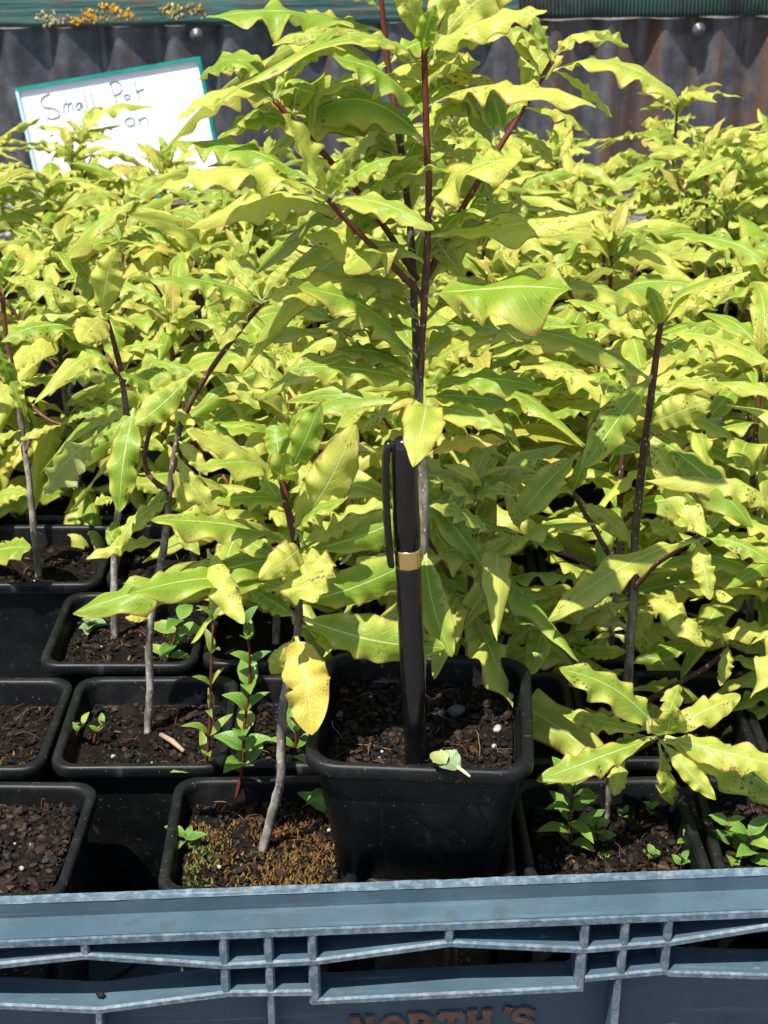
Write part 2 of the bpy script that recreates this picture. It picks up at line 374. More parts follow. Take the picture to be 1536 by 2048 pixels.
GA = 2.39996
def filler_plant(base, H, seed, label, group, low=.35, lean=(0, 0), nb=None, Lmax=.062, dens=1.0, age=1.0, name='seedling_shrub'):
    rg = random.Random(seed); root = empty(name, base); tag(root, label, 'shrub', group)
    B = Vector(base)
    lx, ly = lean[0] + rg.uniform(-.012, .012), lean[1] + rg.uniform(-.012, .012)
    pts = [B - Vector((0, 0, .004)), B + Vector((lx * .15 + rg.uniform(-.003, .003), ly * .15, H * .3)), B + Vector((lx * .55 + rg.uniform(-.005, .005), ly * .55, H * .65)), B + Vector((lx, ly, H))]
    stem_part(root, 'stem', pts, .0021, .0011, age, .05, 7, 14)
    S = spline(pts, 60)
    az = rg.uniform(0, 6.28); gap = .041 * rg.uniform(.85, 1.2); h = H - .004; tier = 0
    while h > H * low:                      # leaves sit in loose tiers with bare stem between
        n = int((8 if tier else 7) * dens + rg.random())
        for i in range(n):
            hh = h - rg.uniform(0, .55) * gap * (.35 if tier == 0 else 1); p = S[max(0, min(59, int(hh / H * 59)))]
            az += GA + rg.uniform(-.4, .4)
            el = R((44 if tier == 0 else 22 if tier == 1 else 8) + rg.uniform(-20, 20)); L = Lmax * rg.uniform(.55, 1.15) * (.82 if tier == 0 else 1)
            rand_leaf(root, p, az, el, L, rg, .08 if tier == 0 else .02)
        h -= gap; tier += 1
    for i in range(rg.randint(3, 5)):      # young leaves at the tip
        az += GA; rand_leaf(root, S[-1], az, R(rg.uniform(40, 78)), Lmax * rg.uniform(.28, .5), rg, .35)
    nb = rg.randint(1, 3) if nb is None else nb
    for b in range(nb):
        t0 = rg.uniform(max(.3, low), .75); p0 = S[int(t0 * 59)]; a = rg.uniform(0, 6.28); Lb = H * rg.uniform(.3, .5)
        d = Vector((math.cos(a), math.sin(a), rg.uniform(.8, 1.5))).normalized()
        bp = [p0, p0 + d * Lb * .5, p0 + d * Lb + Vector((0, 0, Lb * .12))]
        stem_part(root, 'branch', bp, .0012, .0008, .4, 0, 6, 8); BS = spline(bp, 20)
        for i in range(rg.randint(7, 10)):
            az += GA; k = i / 9; p = BS[min(19, int((.35 + .65 * min(1, k)) * 19))]
            rand_leaf(root, p, az, R(rg.uniform(0, 38) + 25 * k), Lmax * rg.uniform(.6, .95), rg)
    return root

# ================================================================== SETTING
g = MB(); g.add([(-40, -10, 0), (40, -10, 0), (40, 60, 0), (-40, 60, 0)], [(0, 1, 2, 3)])
tag(g.build('ground', M['ground']), kind='structure')
# loose river pebbles between the crates and the wall
pb = MB(); rg = random.Random(5)
ico = bpy.data.meshes.new('tmp'); import bmesh
bm = bmesh.new(); bmesh.ops.create_icosphere(bm, subdivisions=2, radius=1.0); ICO2 = ([v.co.copy() for v in bm.verts], [tuple(v.index for v in f.verts) for f in bm.faces]); bm.free()
bm = bmesh.new(); bmesh.ops.create_icosphere(bm, subdivisions=1, radius=1.0); ICO1 = ([v.co.copy() for v in bm.verts], [tuple(v.index for v in f.verts) for f in bm.faces]); bm.free()
def blob(mb, ico, c, r, rg, sq=(1, 1, .6), col=None, rough=.25, mi=0, mat=None):
    m = mat or Matrix.Rotation(rg.uniform(0, 6.28), 3, 'Z'); off = Vector((rg.uniform(-50, 50),) * 3)
    vs = [m @ Vector((v.x * sq[0], v.y * sq[1], v.z * sq[2])) * r * (1 + rough * noise.noise(v * 1.3 + off)) + Vector(c) for v in ico[0]]
    mb.add(vs, ico[1], mi, col)
PC = [(.20, .19, .18), (.30, .28, .25), (.14, .14, .145), (.36, .33, .29), (.24, .21, .17), (.42, .40, .37)]
for i in range(1700):
    x, y = rg.uniform(-.75, .75), rg.uniform(.86, 2.12)
    r = rg.uniform(.006, .017); c = rg.choice(PC); k = rg.uniform(.7, 1.15)
    blob(pb, ICO2 if y < 1.5 else ICO1, (x, y, r * .28), r, rg, (1, rg.uniform(.6, .95), rg.uniform(.45, .65)), tuple(k * q for q in c))
tag(pb.build('river_gravel', M['pebble']), 'grey and tan river gravel lying behind the crates', 'gravel', kind='stuff')

# ---- corrugated iron wall
WY = 2.20
wall = empty('corrugated_iron_wall', (0, WY, 0), R(.6)); wall.rotation_euler[1] = -R(.75); tag(wall, 'weathered grey corrugated iron wall with rust streaks behind the seedlings', 'wall')
PITCHW, AMPW = .0765, .0095
def sheet(x0, x1, z0, z1, dy, seed):
    mb = MB(); nx = int((x1 - x0) / PITCHW * 14); nz = 10; rg = random.Random(seed)
    vs, fs = [], []
    for i in range(nx + 1):
        x = x0 + (x1 - x0) * i / nx
        for j in range(nz + 1):
            z = z0 + (z1 - z0) * j / nz
            dent = .006 * noise.noise(Vector((x * 3, z * 4, seed)))
            vs.append((x, dy - AMPW * math.sin(2 * PI * x / PITCHW) - AMPW * .25 * math.sin(4 * PI * x / PITCHW) + dent, z))
    for i in range(nx):
        for j in range(nz): a = i * (nz + 1) + j; fs.append((a, a + nz + 1, a + nz + 2, a + 1))
    mb.add(vs, fs); o = mb.build('iron_sheet', M['iron'], wall); return o
zt = .2425
for k, (a, b) in enumerate([(-1.75, -.93), (-.97, -.40), (-.425, .115), (.085, .60), (.575, 1.25), (1.2, 1.9)]):
    sheet(a, b, -.01, zt, (-.003 if k % 2 else .0), k)
for k, (a, b) in enumerate([(-1.75, -.2), (-.24, 1.9)]): sheet(a, b, .32, 1.3, .004 * k, 20 + k)
for (u, v) in [(398, 64), (1402, 68)]:
    p = pix(u, v, WY - .012); mb = MB()
    ring = [(.0001, -.0045), (.004, -.0042), (.0055, -.0018), (.0095, -.001), (.0098, .006)]
    vs = [(r * math.cos(2 * PI * k / 12), y, r * math.sin(2 * PI * k / 12)) for r, y in ring for k in range(12)]
    fs = [(i * 12 + k, i * 12 + (k + 1) % 12, (i + 1) * 12 + (k + 1) % 12, (i + 1) * 12 + k) for i in range(4) for k in range(12)]
    mb.add(vs, fs); o = mb.build('roofing_screw', M['iron'], wall); o.location = (p.x, p.y - WY - .004, p.z)
# ---- rail along the wall
beam = empty('green_timber_rail', (0, WY - .006, -.0095), R(.6)); beam.rotation_euler[1] = -R(.75); tag(beam, 'flaking teal green painted timber rail with orange lichen along the iron wall', 'rail')
mb = MB(); vs, fs = [], []; n = 160
prof = [(-.006, .2535), (-.011, .2555), (-.012, .262), (-.010, .300), (-.012, .335), (.02, .337), (.02, .2535)]
for i in range(n + 1):
    x = -1.7 + 3.5 * i / n
    for (y, z) in prof: vs.append((x, y + .003 * noise.noise(Vector((x * 9, z * 40, 1))), z + .0035 * noise.noise(Vector((x * 5, 2, z * 9)))))
k = len(prof)
for i in range(n):
    for j in range(k): fs.append((i * k + j, i * k + (j + 1) % k, (i + 1) * k + (j + 1) % k, (i + 1) * k + j))
mb.add(vs, fs); mb.build('board', M['timber'], beam)
li = MB(); rg = random.Random(3)
for (u0, u1, v0, v1, n, cc) in [(160, 262, -8, 26, 170, (.60, .33, .04)), (80, 128, 0, 24, 60, (.42, .36, .18)), (345, 365, -4, 16, 36, (.45, .38, .16)), (330, 420, -14, 4, 40, (.5, .35, .08)), (890, 930, -6, 8, 14, (.5, .35, .1))]:
    cl = [(rg.uniform(u0, u1), rg.uniform(v0, v1)) for _ in range(7)]
    for i in range(n):
        c = rg.choice(cl); p = pix(c[0] + rg.gauss(0, 8), c[1] + rg.gauss(0, 6), WY - .018); s = rg.uniform(.6, 1.2)
        blob(li, ICO1, (p.x, p.y - WY + .006, p.z), rg.uniform(.0009, .0030), rg, (1, .25, 1), tuple(s * q for q in cc), .6)
tag(li.build('lichen_crust', M['lichen'], beam), kind='stuff')
# dark netting rolled over the right half of the rail
mb = MB(); vs, fs = [], []; n = 140
prof = [(-.010, .256), (-.014, .2555), (-.0175, .262), (-.0165, .285), (-.019, .31), (-.017, .34), (-.006, .345)]
for i in range(n + 1):
    x = .19 + .95 * i / n
    for j, (y, z) in enumerate(prof): vs.append((x, y + .003 * noise.noise(Vector((x * 14, z * 60, 4))), z + .004 * noise.noise(Vector((x * 11, 7, j)))))
k = len(prof)
for i in range(n):
    for j in range(k - 1): fs.append((i * k + j, i * k + j + 1, (i + 1) * k + j + 1, (i + 1) * k + j))
mb.add(vs, fs); o = mb.build('shade_netting', M['net']); o.location = (0, WY - .004, -.0095); o.rotation_euler = (0, -R(.75), R(.6))
tag(o, 'dark green knitted shade netting rolled over the timber rail', 'netting')

# ---- hand-lettered sign leaning at the foot of the wall
SY = 2.06
tl, tr = pix(31, 176, SY), pix(401, 112, SY); ex = (tr - tl); sw = ex.length; ex.normalize()
ez = Vector((-ex.z, 0, ex.x)); ezt = (ez + Vector((0, .10, 0))).normalized(); en = ex.cross(ezt)
if en.y > 0: en = -en
sh = .172
sign = empty('plant_sign', tl); tag(sign, 'white card sign in a teal frame with handwritten blue lettering', 'sign')
def S3(s, d, o): return ex * s - ezt * d + en * o      # along the top, down, out
def sbox(mb, s0, s1, d0, d1, o0, o1):
    vs = [S3(s, d, o) for s in (s0, s1) for d in (d0, d1) for o in (o0, o1)]
    mb.add(vs, [(0, 1, 3, 2), (4, 6, 7, 5), (0, 4, 5, 1), (2, 3, 7, 6), (0, 2, 6, 4), (1, 5, 7, 3)])
mb = MB(); sbox(mb, .003, sw - .003, .003, sh - .003, -.001, .0015); mb.build('card', M['card'], sign, False)
fr = [(0, sw, 0, .0045, 'teal'), (0, sw, sh - .0045, sh, 'teal'), (sw - .005, sw, .0045, sh - .0045, 'teal'), (0, .004, .0045, sh - .0045, 'perspex')]
for (a, b, c, d, m) in fr: mb = MB(); sbox(mb, a, b, c, d, -.003, .006); mb.build('frame_edge', M[m], sign, False)
def zs(zx, zy):      # a point of the lettering, on the card
    u, v = zx * .2995, 90 + zy * .2995; d = ray(u, v); P = Vector((0, 0, CAMZ))
    t = (tl + en * .002 - P).dot(en) / d.dot(en); return P + d * t - tl
circ = lambda x, y, r, n=12, a=0: [(x + r * math.cos(a + 6.4 * i / n), y + r * .85 * math.sin(a + 6.4 * i / n)) for i in range(n + 1)]
strokes = [('S', [[(332, 325), (290, 345), (272, 385), (300, 415), (350, 420), (388, 440), (398, 470), (350, 492), (312, 482)]]),
 ('m', [[(425, 455), (428, 400), (450, 388), (458, 445)], [(455, 400), (478, 384), (490, 440)]]),
 ('a', [[(540, 385), (515, 388), (508, 420), (530, 428), (545, 385), (552, 430)]]),
 ('l', [[(560, 318), (585, 425)]]), ('l', [[(600, 298), (632, 420)]]),
 ('P', [[(735, 255), (760, 330), (785, 400)], [(728, 262), (765, 240), (805, 262), (812, 300), (790, 325), (760, 335)]]),
 ('o', [circ(848, 345, 19)]), ('t', [[(895, 230), (912, 295), (930, 360)], [(905, 312), (962, 290)]]),
 ('l', [[(465, 488), (490, 565)]]), ('i', [[(528, 500), (540, 548)]]), ('o', [circ(868, 512, 32, 14)]),
 ('n', [[(932, 535), (925, 485), (935, 500), (960, 480), (985, 500), (990, 530)]])]
for ch, ss in strokes:
    mb = MB()
    for st in ss: mb.tube(spline([zs(*q) for q in st], max(6, len(st) * 4)), .00085, 5)
    mb.build('lettering', M['ink'], sign)

# ================================================================== CRATES
YAW = R(3.4); CO = Vector((0, .4315, 0))                 # the crate's front wall plane passes here
cs = Vector((math.cos(YAW), math.sin(YAW), 0)); cn = Vector((math.sin(YAW), -math.cos(YAW), 0))
OUT = .0122
def cpx(u, v, out=OUT):                                  # pixel -> (along, height) on the crate's front at that stand-off
    d = ray(u, v); P = Vector((0, 0, CAMZ)); q = CO + cn * out
    t = (q - P).dot(cn) / d.dot(cn); X = P + d * t
    return (X - CO).dot(cs), X.z
crate = empty('blue_crate', CO, YAW); tag(crate, 'scuffed blue plastic crate with ribbed front holding the pots', 'crate')
# local axes of the crate: x along, -y out towards the camera, z up
CX0, CX1, CD = -.305, .300, .452
ZT, ZL = .1465, .1390
mb = MB()
mb.box(CX0, CX1, 0, .0035, ZL - .02, ZT - .0012, 0); 
vs, fs = [], []; n = 240
for i in range(n + 1):
    x = CX0 + (CX1 - CX0) * i / n; a = .00045 * noise.noise(Vector((x * 60, 1, 0))) + .0004 * max(0, noise.noise(Vector((x * 260, 7, 0)))); b = .0003 * noise.noise(Vector((x * 110, 5, 0)))
    vs += [(x, -.0002 + b, ZT - .0013), (x, .0004 + b, ZT - .0003 + a), (x, .0028, ZT + a), (x, .0036, ZT - .0013)]
for i in range(n):
    for j in range(3): q = i * 4 + j; fs.append((q, q + 4, q + 5, q + 1))
mb.add(vs, fs, 1)
mb.build('front_lip', [M['crate'], M['worn']], crate, False)
mb = MB()
mb.box(CX0, CX1, -OUT + .0012, -.0001, ZL - .0026, ZL, 0); mb.box(CX0, CX1, -OUT, -OUT + .0012, ZL - .0030, ZL - .0004, 1)
mb.build('rim_ledge', [M['crate'], M['worn']], crate, False)
def poly_sz(px): return [cpx(u, v) for u, v in px]
def ext(pl):
    """carry a polyline on to the ends of the crate with the same zigzag"""
    return pl
up_px = [(-260, 1900), (0, 1927), (168, 1909), (449, 1929), (633, 1920), (899, 1884), (1170, 1897), (1340, 1883), (1536, 1851), (1800, 1800)]
UP = poly_sz(up_px)
UP[0] = (CX0, UP[1][1] + .004); UP[-1] = (CX1, UP[-2][1] + .002)
lo_seg = [[(-260, 2000), (0, 2009), (196, 2018), (456, 1984), (626, 1982)], [(634, 2000), (1160, 1974)], [(1170, 1955), (1330, 1940), (1340, 1944), (1536, 1950), (1800, 1955)]]
LO = [poly_sz(s) for s in lo_seg]; LO[0][0] = (CX0, LO[0][1][1]); LO[2][-1] = (CX1, LO[2][-2][1])
def shelf(name, pl, th=.0022):
    mb = MB(); a = OUT - .0008
    for (s0, z0), (s1, z1) in zip(pl[:-1], pl[1:]):
        vs = [(s0, -a, z0), (s1, -a, z1), (s1, 0, z1), (s0, 0, z0), (s0, -a, z0 - th), (s1, -a, z1 - th), (s1, 0, z1 - th), (s0, 0, z0 - th)]
        mb.add(vs, [(0, 1, 2, 3), (7, 6, 5, 4), (0, 3, 7, 4), (1, 5, 6, 2)], 0)
        vs = [(s0, -a, z0 + .0002), (s1, -a, z1 + .0002), (s1, -OUT, z1 - .0005), (s0, -OUT, z0 - .0005), (s0, -OUT, z0 - th), (s1, -OUT, z1 - th), (s0, -a, z0 - th - .0003), (s1, -a, z1 - th - .0003)]
        mb.add(vs, [(3, 2, 1, 0), (4, 5, 2, 3), (6, 7, 5, 4)], 1)
    return mb.build(name, [M['crate'], M['worn']], crate, False)
shelf('upper_flange', UP)
for pl in LO: shelf('lower_flange', pl)
def interp(pl, s):
    for (a, za), (b, zb) in zip(pl[:-1], pl[1:]):
        if a <= s <= b: return za + (zb - za) * (s - a) / (b - a)
    return pl[0][1] if s < pl[0][0] else pl[-1][1]
LOA = LO[0] + LO[1] + LO[2]
def panel(name, s0, s1, ftop, fbot, y0=.0, y1=.003, n=24):
    mb = MB(); xs = [s0 + (s1 - s0) * i / n for i in range(n + 1)]
    vs = []
    for x in xs: vs += [(x, y0, ftop(x)), (x, y0, fbot(x)), (x, y1, ftop(x)), (x, y1, fbot(x))]
    fs = []
    for i in range(n):
        a = i * 4; b = a + 4; fs += [(a, a + 1, b + 1, b), (a + 2, b + 2, b + 3, a + 3), (a, b, b + 2, a + 2), (a + 1, a + 3, b + 3, b + 1)]
    fs += [(0, 2, 3, 1), (n * 4, n * 4 + 1, n * 4 + 3, n * 4 + 2)]
    mb.add(vs, fs); return mb.build(name, M['crate'], crate, False)
panel('wall_panel', CX0, CX1, lambda x: ZL - .0035, lambda x: interp(UP, x) - .0012, .0002, .0030, 60)
sx = lambda u, v=1930: cpx(u, v)[0]
for (a, b) in ((452, 622), (1174, 1332)):
    panel('wall_panel', sx(a), sx(b), lambda x: interp(UP, x) - .0015, lambda x: interp(LOA, x) - .0012, .0003, .0029, 6)
panel('wall_panel', CX0, CX1, lambda x: interp(LOA, x) - .0012, lambda x: .012, .0001, .0031, 120)
def rib(u, z_top, z_bot, v=1930, w=.0028, worn=True):
    s = cpx(u, v)[0]; mb = MB(); a = OUT - .0002
    mb.box(s - w / 2, s + w / 2, -a + .0014, -.0001, z_bot, z_top, 0)
    k = .35 * w
    vs = [(s - w * .62, -a + .0014, z_bot), (s + w * .62, -a + .0014, z_bot), (s + k, -a, z_bot), (s - k, -a, z_bot), (s - w * .62, -a + .0014, z_top), (s + w * .62, -a + .0014, z_top), (s + k, -a, z_top), (s - k, -a, z_top)]
    mb.add(vs, [(0, 4, 7, 3), (3, 7, 6, 2), (2, 6, 5, 1), (0, 3, 2, 1), (4, 5, 6, 7)], 1)
    return mb.build('rib', [M['crate'], M['worn']], crate, False)
for u in (168, 447, 537, 625, 899, 1170, 1250, 1336): rib(u, ZL - .0031, interp(UP, sx(u)) - .0004, 1890)
for u in (-120, 1640): rib(u, ZL - .0031, interp(UP, sx(u)) - .0004, 1890)
for u in (450, 540): rib(u, interp(UP, sx(u)) - .0023, interp(LOA, sx(u)) - .0003, 1950)
rib(629, interp(UP, sx(629)) - .0023, LO[1][0][1] - .0024, 1950, .0034)
rib(1163, interp(UP, sx(1163)) - .0023, LO[1][1][1] - .0024, 1940, .0034)
for u in (1246, 1333): rib(u, interp(UP, sx(u)) - .0023, interp(LOA, sx(u)) - .0003, 1920)
for u, v in ((197, 2030), (543, 2010), (1237, 1980)): rib(u, interp(LOA, cpx(u, v)[0]) - .0023, .014, v, .0024)
# raised slab-serif lettering on the lower panel
def ribbon(mb, pts, w, y0, y1, mi=0):
    pts = [Vector((p[0], p[1])) for p in pts]; L, Rr = [], []
    for i, p in enumerate(pts):
        t = (pts[min(i + 1, len(pts) - 1)] - pts[max(i - 1, 0)]).normalized(); n = Vector((-t.y, t.x)); L.append(p + n * w / 2); Rr.append(p - n * w / 2)
    vs = []
    for a, b in zip(L, Rr): vs += [(a.x, y1, a.y), (b.x, y1, b.y), (a.x, y0, a.y), (b.x, y0, b.y)]
    fs = []
    for i in range(len(pts) - 1):
        a = 4 * i; b = a + 4; fs += [(a, a + 1, b + 1, b), (a, b, b + 2, a + 2), (a + 1, a + 3, b + 3, b + 1)]
    fs += [(0, 2, 3, 1), (len(vs) - 4, len(vs) - 3, len(vs) - 1, len(vs) - 2)]
    mb.add(vs, fs, mi)
arc = lambda cx, cy, rx, ry, a0, a1, n=16: [(cx + rx * math.cos(R(a0 + (a1 - a0) * i / n)), cy + ry * math.sin(R(a0 + (a1 - a0) * i / n))) for i in range(n + 1)]
GL = {  # unit box 1 x 1.25
 'N': [[(.2, 0), (.2, 1.2)], [(.2, 1.1), (.8, .1)], [(.8, 0), (.8, 1.2)], [(.0, 1.14), (.4, 1.14)], [(.6, 1.14), (1.0, 1.14)], [(.0, .06), (.4, .06)]],
 'O': [arc(.5, .6, .38, .5, 0, 364)],
 'R': [[(.22, 0), (.22, 1.2)], [(.0, 1.14), (.5, 1.14)], arc(.45, .87, .36, .27, 90, -90), [(.5, .6), (.85, .05)], [(.0, .06), (.42, .06)], [(.7, .06), (1.0, .06)]],
 'T': [[(.5, 0), (.5, 1.2)], [(.04, 1.12), (.96, 1.12)], [(.1, 1.15), (.1, .85)], [(.9, 1.15), (.9, .85)], [(.28, .06), (.72, .06)]],
 'H': [[(.2, 0), (.2, 1.2)], [(.8, 0), (.8, 1.2)], [(.2, .6), (.8, .6)], [(.0, 1.14), (.4, 1.14)], [(.6, 1.14), (1.0, 1.14)], [(.0, .06), (.4, .06)], [(.6, .06), (1.0, .06)]],
 "'": [[(.5, 1.35), (.38, 1.0)]],
 'S': [arc(.5, .88, .32, .26, 20, 270), arc(.5, .34, .34, .28, 90, -160), [(.82, 1.15), (.82, .82)]]}
s0, zt0 = cpx(698, 2034, 0.0006); s1, zt1 = cpx(1072, 2014, .0006)
adv = {'N': 1.12, 'O': 1.0, 'R': 1.1, 'T': 1.05, 'H': 1.08, "'": .5, 'S': .95}
tot = sum(adv[c] for c in "NORTH'S"); k = (s1 - s0) / tot; x = s0; hz = .0115 / 1.25
for ci, ch in enumerate("NORTH'S"):
    zb = zt0 + (zt1 - zt0) * (x - s0) / (s1 - s0) - .0115
    mo, mi_ = MB(), MB()
    for si, st in enumerate(GL[ch]):
        P = [(x + (p[0] * .92 + .02) * k, zb + p[1] * hz) for p in st]
        ribbon(mo, P, .0036, 0, -.0006 - si * .00003); ribbon(mi_, P, .0026, 0, -.0010 - si * .00003)
    o = mo.build('raised_letter', M['crate'], crate, False); mi_.build('letter_face', M['rustletter'], o, False)
    x += adv[ch] * k
# other walls and the slatted floor
mb = MB(); mb.box(CX0, CX1, CD, CD + .004, .012, ZT); mb.build('back_wall', M['crate'], crate, False)
for a in (CX0 - .004, CX1): mb = MB(); mb.box(a, a + .0039, .0, CD + .004, .012, ZT - .0004); mb.build('side_wall', M['crate'], crate, False)
mb = MB(); mb.box(CX0, CX1, .0035, CD, .012, .026); mb.build('crate_floor', M['crate'], crate, False)
mb = MB()
for sgn in (-1, 1):
    for i in range(-12, 24):
        a = CX0 + .05 * i
        p0, p1 = ((a, .006), (a + .22, .226)) if sgn > 0 else ((a + .22, .006), (a, .226))
        if min(p0[0], p1[0]) < CX0 or max(p0[0], p1[0]) > CX1: continue
        d = Vector((p1[0] - p0[0], p1[1] - p0[1])).normalized(); n = Vector((-d.y, d.x)) * .003
        z0, z1 = .0262, .0285 + .0004 * sgn
        vs = [(p0[0] + n.x, p0[1] + n.y, z1), (p1[0] + n.x, p1[1] + n.y, z1), (p1[0] - n.x, p1[1] - n.y, z1), (p0[0] - n.x, p0[1] - n.y, z1)]
        vs += [(a_, b_, z0) for a_, b_, _ in vs]
        mb.add(vs, [(0, 3, 2, 1), (0, 1, 5, 4), (2, 3, 7, 6)])
mb.build('floor_lattice', M['crate'], crate, False)
mb = MB(); q = cpx(201, 1987, .006)
blob(mb, ICO2, (q[0], -.0062, interp(LOA, q[0]) + .0012), .0019, random.Random(1), (.7, 1.1, .6), (.01, .008, .006), .3)
o = mb.build('seed_husk', M['crumb']); o.location = CO; o.rotation_euler = (0, 0, YAW); tag(o, 'tiny dark seed husk stuck on the crate front ledge', 'seed')

C2 = (-.41, .455, .985, 1.435)
def plain_crate(name, x0, x1, y0, y1, label):
    c = empty(name, ((x0 + x1) / 2, y0, 0)); tag(c, label, 'tray'); w = (x1 - x0) / 2; d = y1 - y0
    for nm, b in (('front_wall', (-w, w, 0, .004, 0.0, .062)), ('back_wall', (-w, w, d - .004, d, 0.0, .062)), ('side_wall', (-w, -w + .004, .004, d - .004, 0.0, .0618)),
                  ('side_wall', (w - .004, w, .004, d - .004, 0.0, .0618)), ('tray_floor', (-w + .004, w - .004, .004, d - .004, .008, .026)),
                  ('rim_ledge', (-w - .008, w + .008, -.008, -.0002, .057, .060)), ('rim_ledge', (-w - .008, w + .008, d + .0002, d + .008, .057, .060))):
        mb = MB(); mb.box(*b); mb.build(nm, M['pot'], c, False)
plain_crate('seedling_tray', *C2, 'long low black tray of potted seedlings nearer the corrugated wall')

# ================================================================== POTS
def rsq(h, r, z, n=5):
    out = []; r = min(r, h * .95)
    for cx, cy, a0 in ((1, 1, 0), (-1, 1, 90), (-1, -1, 180), (1, -1, 270)):
        for i in range(n + 1):
            a = R(a0 + 90 * i / n); out.append((cx * (h - r) + r * math.cos(a), cy * (h - r) + r * math.sin(a), z))
    return out
def rings(mb, rr, cap0=False, cap1=False):
    vs, fs = [], []; n = len(rr[0])
    for r in rr: vs += r
    for i in range(len(rr) - 1):
        for k in range(n): fs.append((i * n + k, i * n + (k + 1) % n, (i + 1) * n + (k + 1) % n, (i + 1) * n + k))
    if cap0: fs.append(tuple(range(n - 1, -1, -1)))
    if cap1: fs.append(tuple((len(rr) - 1) * n + k for k in range(n)))
    mb.add(vs, fs)
POTM = {}
def pot_meshes(W, H):
    key = (round(W, 4), round(H, 4))
    if key in POTM: return POTM[key]
    h = W / 2; b = h * .74; r = .0085 if W < .08 else .0115
    body, rim = MB(), MB()
    rings(body, [rsq(b - .002, r * .8, 0), rsq(b, r * .85, .002), rsq(h - .0036, r * .9, H - .0075), rsq(h - .0036, r * .9, H - .0030)], True)
    rings(body, [rsq(h - .0047, r * .8, H - .0030), rsq(h - .0062, r * .75, H - .0125)])
    rings(body, [rsq(h - .0062, r * .75, H - .0125), rsq(h - .0072, r * .75, H - .0130)])
    rings(body, [rsq(h - .0072, r * .75, H - .0130), rsq(b - .001, r * .8, .004)], False, True)
    rings(rim, [rsq(h - .0034, r, H - .0056), rsq(h - .0004, r + .001, H - .0056), rsq(h, r + .001, H - .0050), rsq(h, r + .001, H - .0012), rsq(h - .0005, r + .001, H - .0003), rsq(h - .0012, r, H),
                rsq(h - .0032, r, H - .0001), rsq(h - .0039, r * .95, H - .0006), rsq(h - .0043, r * .95, H - .0016), rsq(h - .0045, r * .95, H - .0036)])
    POTM[key] = (body.mesh('body', M['pot']), rim.mesh('rim', M['pot'])); return POTM[key]

def soil_mesh(W, H, drop, seed, res=34, rough=1.0):
    h = W / 2 - .0072; mb = MB(); off = Vector((seed * 3.1, seed * 1.7, 0)); vs, fs = [], []
    for i in range(res + 1):
        for j in range(res + 1):
            a, b = -1 + 2 * i / res, -1 + 2 * j / res
            # squircle mapping keeps the corners round
            x = a * math.sqrt(1 - .10 * b * b) * h; y = b * math.sqrt(1 - .10 * a * a) * h
            z = .0022 * noise.noise(Vector((x * 70, y * 70, 0)) + off) + .0016 * noise.noise(Vector((x * 190, y * 190, 3)) + off) + .0011 * noise.noise(Vector((x * 420, y * 420, 6)) + off)
            vs.append((x, y, H - drop + z * rough))
    for i in range(res):
        for j in range(res): q = i * (res + 1) + j; fs.append((q, q + res + 1, q + res + 2, q + 1))
    mb.add(vs, fs); return mb, h
CH = [tuple(.22 * q for q in c) for c in [(.018, .012, .009), (.035, .021, .014), (.06, .033, .02), (.012, .009, .008), (.10, .055, .03), (.025, .02, .018), (.16, .10, .06), (.07, .06, .05)]]
CHIP = []
for k in range(8):
    mb = MB(); rg = random.Random(k + 70); c = rg.choice([(.035, .019, .011), (.055, .03, .017), (.02, .014, .011), (.09, .058, .035), (.016, .013, .012)])
    blob(mb, ICO1, (0, 0, 0), 1, rg, (1, rg.uniform(.3, .55), rg.uniform(.18, .35)), c, .7); CHIP.append(mb.mesh('bark_chip', M['crumb'], False))
BEAD = []
for k in range(3):
    mb = MB(); blob(mb, ICO1, (0, 0, 0), 1, random.Random(k), (1, .9, .85), None, .4); BEAD.append(mb.mesh('perlite_bead', M['perlite']))
POTG = 'square black nursery pots in the blue crates'
